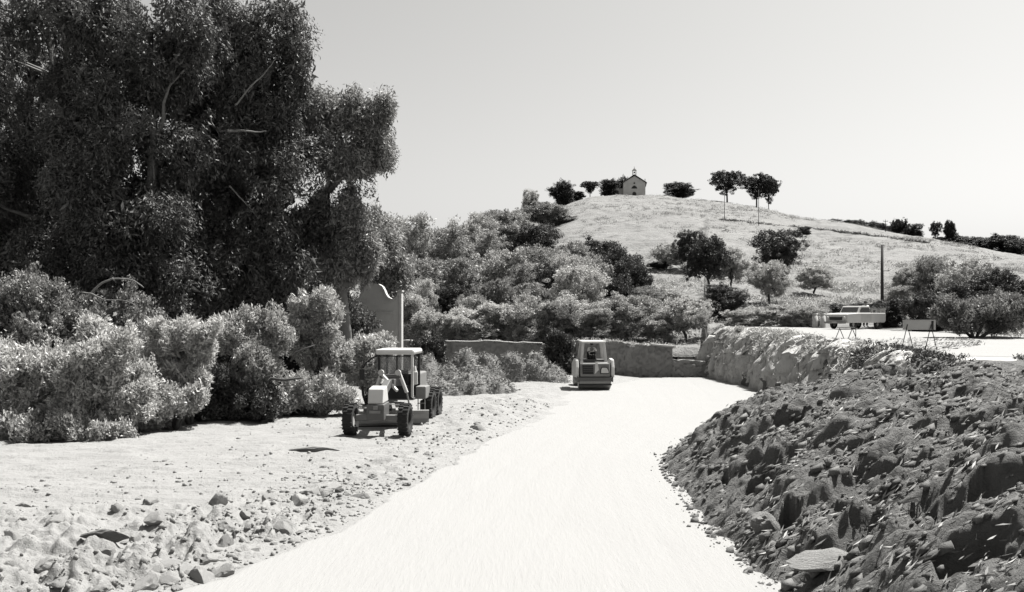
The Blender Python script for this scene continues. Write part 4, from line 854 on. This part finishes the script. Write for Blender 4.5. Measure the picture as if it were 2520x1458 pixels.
# ------------------------------------------------------------------ road roller
def roller():
    b = px(1459, 0, 54.6); b.z = .04; e = empty('road_roller', b, R(3), 'compact pale road roller with a tapered roll cage on the white road', 'road roller')
    d = MB().lathe([(-.93, .01), (-.93, .36), (-.9, .42), (-.88, .43), (.88, .43), (.9, .42), (.93, .36), (.93, .01)], (0, 0, 0), 'X', 32).build('front_drum', M['steel'], e); d.location = (0, -.55, .43)
    d = MB().lathe([(-.93, .01), (-.93, .4), (-.88, .43), (.88, .43), (.93, .4), (.93, .01)], (0, 0, 0), 'X', 32).build('rear_drum', M['steel'], e); d.location = (0, 1.75, .43)
    fr = MB(); fr.box((0, -1.02, .62), (2.02, .1, .2), bev=.03)
    for s in (-1, 1): fr.box((s*.99, -.5, .62), (.08, 1.2, .34), bev=.03)
    fr.build('drum_frame', M['grey'], e)
    MB().box((0, -1.0, .30), (1.9, .05, .09)).build('scraper', M['black'], e)
    bd = MB(); bd.prism([(-.98, .74), (-1.0, 1.0), (-.85, 1.52), (.1, 1.62), (.1, .74)], -.86, .86, 'X', .05).build('body', M['paint'], e)
    for s in (-1, 1): MB().prism([(-.9, .7), (-.92, 1.25), (-.72, 1.72), (.0, 1.78), (1.0, 1.5), (1.0, .7)], s*1.03-.1, s*1.03+.1, 'X', .05).build('fender', M['white'], e)
    MB().box((-.42, -1.0, 1.18), (.62, .06, .55), (R(-12), 0, 0), .02).build('radiator_grille', M['black'], e)
    gr = MB()
    for i in range(5): gr.box((-.42, -1.05+.0, .98+i*.1), (.56, .03, .03), (R(-12), 0, 0))
    gr.build('grille_bars', M['grey'], e)
    MB().prism([(.0, 1.62), (.12, 1.6), (.2, 1.15), (-.05, .9), (-.02, 1.1)], -1.06, -1.0).build('hose_cover', M['white'], e)
    p = MB().prism([(.28, .92), (.8, .92), (.8, 1.1), (.66, 1.32), (.36, 1.32), (.28, 1.14)], -1.08, -1.02).build('plate_surround', M['black'], e)
    MB().prism([(.33, .97), (.75, .97), (.75, 1.1), (.64, 1.27), (.38, 1.27), (.33, 1.14)], -1.11, -1.085).build('tool_box_door', M['white'], p)
    # roll cage, tapering upward
    zb, zt_ = 1.6, 2.68
    for s in (-1, 1):
        for y, yt in ((-.35, -.2), (1.05, .9)):
            a = Vector((s*.72, y, zb-.1)); c = Vector((s*.60, yt, zt_)); MB().box((a+c)/2, (.16, .12, (c-a).length), (math.atan2(-(c.y-a.y), c.z-a.z), math.atan2(c.x-a.x, c.z-a.z), 0), .02).build('cage_post', M['white'], e)
    MB().box((0, .35, zt_+.04), (1.42, 1.45, .13), bev=.05).build('canopy', M['white'], e)
    MB().box((0, .4, 1.66), (1.3, 1.3, .08)).build('platform', M['grey'], e)
    MB().box((0, .6, 1.72), (.5, .5, .12), bev=.03).box((0, .85, 1.98), (.5, .1, .5), bev=.03).build('seat', M['black'], e)
    c = MB().cyl((0, -.15, 1.6), (0, .02, 2.05), .035, .03, 8).build('steering_column', M['black'], e)
    s_ = MB(); s_.lathe([(-.012, .19), (.012, .19), (.012, .165), (-.012, .165), (-.012, .19)], (0, 0, 0), 'Z', 18); w_ = s_.build('steering_wheel', M['black'], c); w_.location = (0, .03, 2.07); w_.rotation_euler = (R(-22), 0, 0)
    for s in (-1, 1): MB().cyl((s*.78, -.95, 1.6), (s*.78, -1.03, 1.6), .08, .09, 12).build('headlamp', M['cap'], e)
    dr = Matrix.Translation(b) @ Euler((0, 0, R(3))).to_matrix().to_4x4() @ Vector((0, .52, 1.86))
    f = figure('person', 'person in a light shirt sitting at the wheel of the road roller', dr, R(3), sit); f.scale = (.92, .92, .92)
roller()

# ------------------------------------------------------------------ heaps of cleared brush and earth
def heap(label, lobes, Y, seed, m='heap', lf='brush', n=2600):
    k = Y/FP; r = np.random.default_rng(seed); u0 = sum(l[0] for l in lobes)/len(lobes); b = px(u0, 0, Y); b.z = 0; e = empty('brush_heap', b, 0, label, 'heap', 'heaps of cleared brush')
    wid = max(abs(l[0]-u0)+l[2] for l in lobes)*k*1.35+.6; xs = np.arange(-wid, wid, .09); ys = np.arange(-3.2, 3.2, .11); A, B = np.meshgrid(xs, ys); Z = 0*A
    for (u, v, ru, dy) in lobes:
        h = CZ-(v-HV)*k; c = (u-u0)*k; rr = ((A-c)/(ru*k))**2+((B-dy)/(ru*k*.85+.4))**2; Z = np.maximum(Z, h*np.clip(1-rr/1.7, 0, None)**1.1)
    on = sstep(0, .3, Z); Zr = Z+on*(.38*fbm(P3(A*1.1, B*1.1), 5, seed, .66)+.06*fbm(P3(A*6, B*6), 3, seed+2))-.12*(1-on)
    link_mesh('earth', np_mesh('earth', P3(A, B, Zr).reshape(-1, 3), grid_faces(*A.shape)), M[m], e)
    n = int(n*1.0); idx = np.flatnonzero(Z.ravel() > .12); pk = r.choice(idx, n); P = np.stack([A.ravel()[pk], B.ravel()[pk], Zr.ravel()[pk]+.03], -1)+r.normal(size=(n, 3))*[.08, .08, .05]
    v = leaves(P, np.array([.3, 0, .0]), .34, .024, r, None, .3); tw = link_mesh('twigs', np_mesh('twigs', v, np.arange(len(v)).reshape(-1, 4)), M[lf], e)
    v = leaves(P[:n//2]+r.normal(size=(n//2, 3))*.04, np.array([0, 0, .1]), .13, .05, r, None, .5); link_mesh('dead_leaves', np_mesh('dead_leaves', v, np.arange(len(v)).reshape(-1, 4)), M[lf], e)
heap('tallest heap of cleared brush, against the garden wall', [(1150, 860, 46, 0), (1195, 864, 50, .3), (1180, 900, 70, -.6)], 57.5, 1, n=3600)
heap('heap of brush right behind the cab of the grader', [(1045, 884, 52, 0), (1090, 896, 52, .2), (1015, 915, 35, -.3)], 54, 2, n=3200)
heap('long heap of earth and brush sloping down to the roller', [(1265, 878, 46, 0), (1315, 878, 44, .2), (1350, 905, 42, -.2), (1230, 915, 45, -.4)], 58, 3, n=3600)
heap('low front heap of pale earth between the grader and the roller', [(1150, 930, 60, 0), (1090, 940, 50, .1), (1215, 945, 50, .1)], 51, 4, n=2200)

# ------------------------------------------------------------------ clods and stones
def rock_me(seed, sub=2, rough=.35):
    bm = bmesh.new(); bmesh.ops.create_icosphere(bm, subdivisions=sub, radius=1); v = np.array([q.co[:] for q in bm.verts]); k = 1+rough*fbm(v*1.3+seed*3.1, 3, seed)+.10*fbm(v*4+seed, 2, seed+1)
    for q, s_ in zip(bm.verts, k): q.co *= s_
    r = random.Random(seed)
    for _ in range(6):
        n = Vector((r.uniform(-1, 1), r.uniform(-1, 1), r.uniform(-1, 1))).normalized(); d = r.uniform(.5, .8)
        for q in bm.verts:
            t = q.co.dot(n)-d
            if t > 0: q.co -= n*t*.9
    me = bpy.data.meshes.new('clod'); bm.to_mesh(me); bm.free(); return me
RK = [rock_me(i, 3) for i in range(7)]
for m_ in RK: m_.materials.append(M['clod'])
def gh(x, y): return float(ground_h(np.array(float(x)), np.array(float(y))))
r = random.Random(44); ncl = 0
sp = []
for _ in range(1100):
    y = 14.2+r.random()**1.5*26
    le = float(np.interp(y, *LE)); t = r.random()
    off = abs(r.gauss(1.6, 1.1)) if t < .5 else r.uniform(.3, 9)
    x = le-off
    dens = .9*math.exp(-((off-1.8)/1.6)**2)+.9*(1-min(1, max(0, (y-18.5)/3)))+.03
    if y > 25: dens *= .4
    if r.random() < dens and abs(x/y) < .6: sp.append((x, y))
sp = sp[:130]
names_ = ['pale clod of earth lying loose on the bare ground left of the white road']
for x, y in sp:
    s = r.choice([.05, .07, .08, .11, .15, .2]) if y < 24 else r.choice([.06, .08, .1, .13]); o = bpy.data.objects.new('clod', RK[r.randrange(7)]); COL.objects.link(o); o.location = (x, y, gh(x, y)+s*.08)
    o.scale = (s*r.uniform(.9, 1.7), s*r.uniform(.8, 1.3), s*r.uniform(.6, 1)); o.rotation_euler = (r.uniform(-.4, .4), r.uniform(-.4, .4), r.uniform(0, 6.3)); tag(o, names_[0], 'clod', 'loose clods beside the white road')
def feature(u, v, sx, sy, sz, mesh, m, label, cat='clod', name='clod', rz=0.0, tilt=0.0, lift=.3, ground=True):
    Y = CZ*FP/(v-HV) if ground else hit(u, v).y; p = px(u, v, Y) if ground else hit(u, v)
    if ground: p.z = gh(p.x, p.y)
    else: p.z += float(mound_disp(np.array([p.x]), np.array([p.y]))[0])
    o = bpy.data.objects.new(name, RK[mesh]); COL.objects.link(o); o.location = p+Vector((0, 0, sz*lift)); o.scale = (sx, sy, sz); o.rotation_euler = (tilt, 0, rz); set_mat(o, M[m]); return tag(o, label, cat)
feature(535, 1262, .20, .14, .22, 1, 'clod', 'tilted block of earth standing up in the middle of the clods', rz=.5)
feature(415, 1282, .22, .2, .13, 2, 'clod', 'flat pale clod with a shaded face left of the tilted block')
feature(385, 1310, .24, .2, .16, 3, 'clod', 'large pale clod casting a shadow towards the bottom left')
feature(258, 1358, .42, .16, .12, 4, 'dclod', 'long dark clod near the bottom left corner')
feature(292, 1262, .18, .15, .12, 5, 'clod', 'pale clod near the left edge over a dark hollow')
feature(575, 1325, .06, .05, .13, 6, 'dclod', 'small upright dark stone among the clods')
feature(415, 1398, .3, .18, .11, 0, 'clod', 'large flat clod at the bottom edge')
feature(807, 1276, .1, .09, .08, 1, 'dclod', 'lone dark round stone on the edge of the white road')
feature(838, 1213, .14, .11, .1, 2, 'dclod', 'dark lump on the edge of the road left of the long lump')
feature(890, 1226, .3, .12, .09, 3, 'dclod', 'long dark lump on the edge of the white road')
feature(775, 1113, .75, .22, .10, 4, 'dclod', 'low dark heap of soil on the bare ground before the grader')
feature(1178, 1063, .33, .26, .26, 5, 'clod', 'pale boulder between the grader and the white road', 'boulder', 'boulder')
feature(1003, 1105, .12, .1, .07, 6, 'dclod', 'small dark clod right of the grader wheels')
feature(1195, 1098, .16, .12, .07, 0, 'dclod', 'dark clod below the pale boulder')
feature(1585, 1232, .05, .04, .025, 1, 'dclod', 'tiny dark stone alone on the white road', 'stone', 'stone')
feature(2040, 1384, .78, .30, .15, 3, 'stone', 'smooth long pale slab of stone at the foot of the mound', 'stone', 'stone_slab', .1, .1, .2, False)
feature(1885, 1290, .34, .26, .24, 5, 'stone', 'smooth pale earth beside the black hollow in the mound, shaped as a block', 'stone', 'earth_block', .5, .2, .2, False)  # added block, stands in for a smooth pale patch of earth
r2 = np.random.default_rng(99)
def scatter(name, n, gen, smin, smax, m, label, cat, seed, pw=2.2):
    bm = bmesh.new(); (bmesh.ops.create_icosphere(bm, subdivisions=1, radius=1) if seed != 1 else bmesh.ops.create_cube(bm, size=1.5)); bmesh.ops.triangulate(bm, faces=bm.faces); bv = np.array([q.co[:] for q in bm.verts]); bf = np.array([[q.index for q in f.verts] for f in bm.faces]); bm.free()
    P, N = gen(n), len(bv); P = P[:n]; n = len(P); s = smin+(smax-smin)*r2.random(n)**pw
    v = bv[None]*(1+r2.normal(size=(n, N, 3))*.22)*s[:, None, None]*np.stack([r2.uniform(.8, 1.7, n), r2.uniform(.7, 1.3, n), r2.uniform(.5, 1, n)], -1)[:, None]; a = r2.uniform(0, 6.28, n); ca, sa = np.cos(a)[:, None], np.sin(a)[:, None]
    rx_ = r2.uniform(0, 6.28, n); cb, sb = np.cos(rx_)[:, None], np.sin(rx_)[:, None]; v = np.stack([v[..., 0], v[..., 1]*cb-v[..., 2]*sb, v[..., 1]*sb+v[..., 2]*cb], -1)
    if seed == 1: ca, sa = np.cos(a*.12-.3)[:, None], np.sin(a*.12-.3)[:, None]
    x = v[..., 0]*ca-v[..., 1]*sa; y = v[..., 0]*sa+v[..., 1]*ca; v = np.stack([x, y, v[..., 2]+(.5*x if seed == 1 else 0)], -1)+P[:, None]
    f = (bf[None]+(np.arange(n)*N)[:, None, None]).reshape(-1, 3); return tag(link_mesh(name, np_mesh(name, v.reshape(-1, 3), f), M[m]), label, cat, kind='stuff')
def gen_mound(n):
    y = 9+r2.random(n)**1.1*36; d = r2.uniform(-.25, 8.5, n); x = np.interp(y, *TOE)+d; z = emb(x, y); z = np.where(d < 0, .02, z)+mound_disp(x, y)*(d > 0)
    return P3(x, y, z+.01)
scatter('mound_clods', 16000, gen_mound, .012, .085, 'dclod', 'dark clods and stones strewn over the mound', 'clods', 1, 3)
def gen_edge(n):
    y = 13+r2.random(n)*32; le = np.interp(y, *LE); off = np.where(r2.random(n) < .55, np.abs(r2.normal(1.6, 1.1, n)), r2.uniform(-.3, 10, n)); x = le-off; k = (fbm(P3(x*.8, y*.8), 3, 83) > -.15) | (r2.random(n) < .2); k &= r2.random(n) < np.interp(y, [22, 28], [1, .35]); x, y = x[k], y[k]; return P3(x, y, ground_h(x, y)+.006)
scatter('gravel', 6500, gen_edge, .012, .07, 'clod', 'small crumbs of earth scattered on the bare ground', 'gravel', 2, 2.5)
def gen_toe(n):
    y = 13+r2.random(n)*34; x = np.interp(y, *TOE)-np.abs(r2.normal(0, .3, n))+.3; return P3(x, y, .045+0*x)
scatter('toe_gravel', 900, gen_toe, .01, .04, 'clod', 'crumbs of earth along the foot of the mound', 'gravel', 3, 2.5)
def gen_bush(n):
    y = 27+r2.random(n)*10; x = np.interp(y, [31.5, 44], [-15, -6])+r2.normal(0, 1.5, n); return P3(x, y, ground_h(x, y)+.01)
# low weeds on the terrace edge and bank
def weeds(n, y0, y1, d0, d1, seed):
    r = np.random.default_rng(seed); y = r.uniform(y0, y1, n); x = np.interp(y, *TB)+DB*r.uniform(d0, d1, n); k = fbm(P3(x*.9, y*.5), 3, seed) > 0; return P3(x[k], y[k], emb(x[k], y[k])), r.uniform(.1, .35, int(k.sum()))
pp, sz = weeds(300, 26, 37, .75, 1.3, 5); tag(tufts('bank_weeds', pp, sz, 'leaf_oak', 26, .16, .06, 5), 'dark weeds along the brink of the mound', 'weeds')
pp, sz = weeds(900, 36, 65, .1, 1.1, 6); tag(tufts('bank_weeds', pp, sz, 'leaf_olive', 24, .2, .07, 6), 'pale weeds hanging on the cut bank', 'weeds')
pp, sz = weeds(110, 33, 40, -.3, .9, 7); tag(tufts('bank_weeds', pp, sz*1.8, 'leaf_oak', 34, .2, .08, 7), 'dark brambles on the bank where it meets the mound', 'weeds')

def gen_straw(n, seed, m, L, W, nm, lab):
    r = np.random.default_rng(seed); y = 9+r.random(n)**1.3*37; d = r.uniform(.1, 8.5, n); x = np.interp(y, *TOE)+d; k = fbm(P3(x*.7, y*.7), 3, seed) > -.1; x, y = x[k], y[k]; z = emb(x, y)+.04+mound_disp(x, y)
    P = P3(x, y, z)+r.normal(size=(len(x), 3))*.05; v = leaves(P, np.array([1.5, .5, .9]), L, W, r); return tag(link_mesh(nm, np_mesh(nm, v, np.arange(len(v)).reshape(-1, 4)), M[m]), lab, 'straw', kind='stuff')
gen_straw(16000, 5, 'twig', .20, .028, 'dry_roots', 'dry roots and straw combed up the slope of the mound')

pp, sz = weeds(1500, 36, 65, .05, 1.0, 12); tag(tufts('bank_straw', pp, sz*.9, 'strawl', 22, .28, .04, 12, 1.5), 'dry straw hanging down the face of the cut bank', 'straw')

pp, sz = weeds(700, 26, 31.5, .9, 9, 14); tag(tufts('terrace_weeds', pp, sz*.8, 'leaf_oak', 26, .16, .06, 14), 'dark weeds on the ground before the trestle', 'weeds')
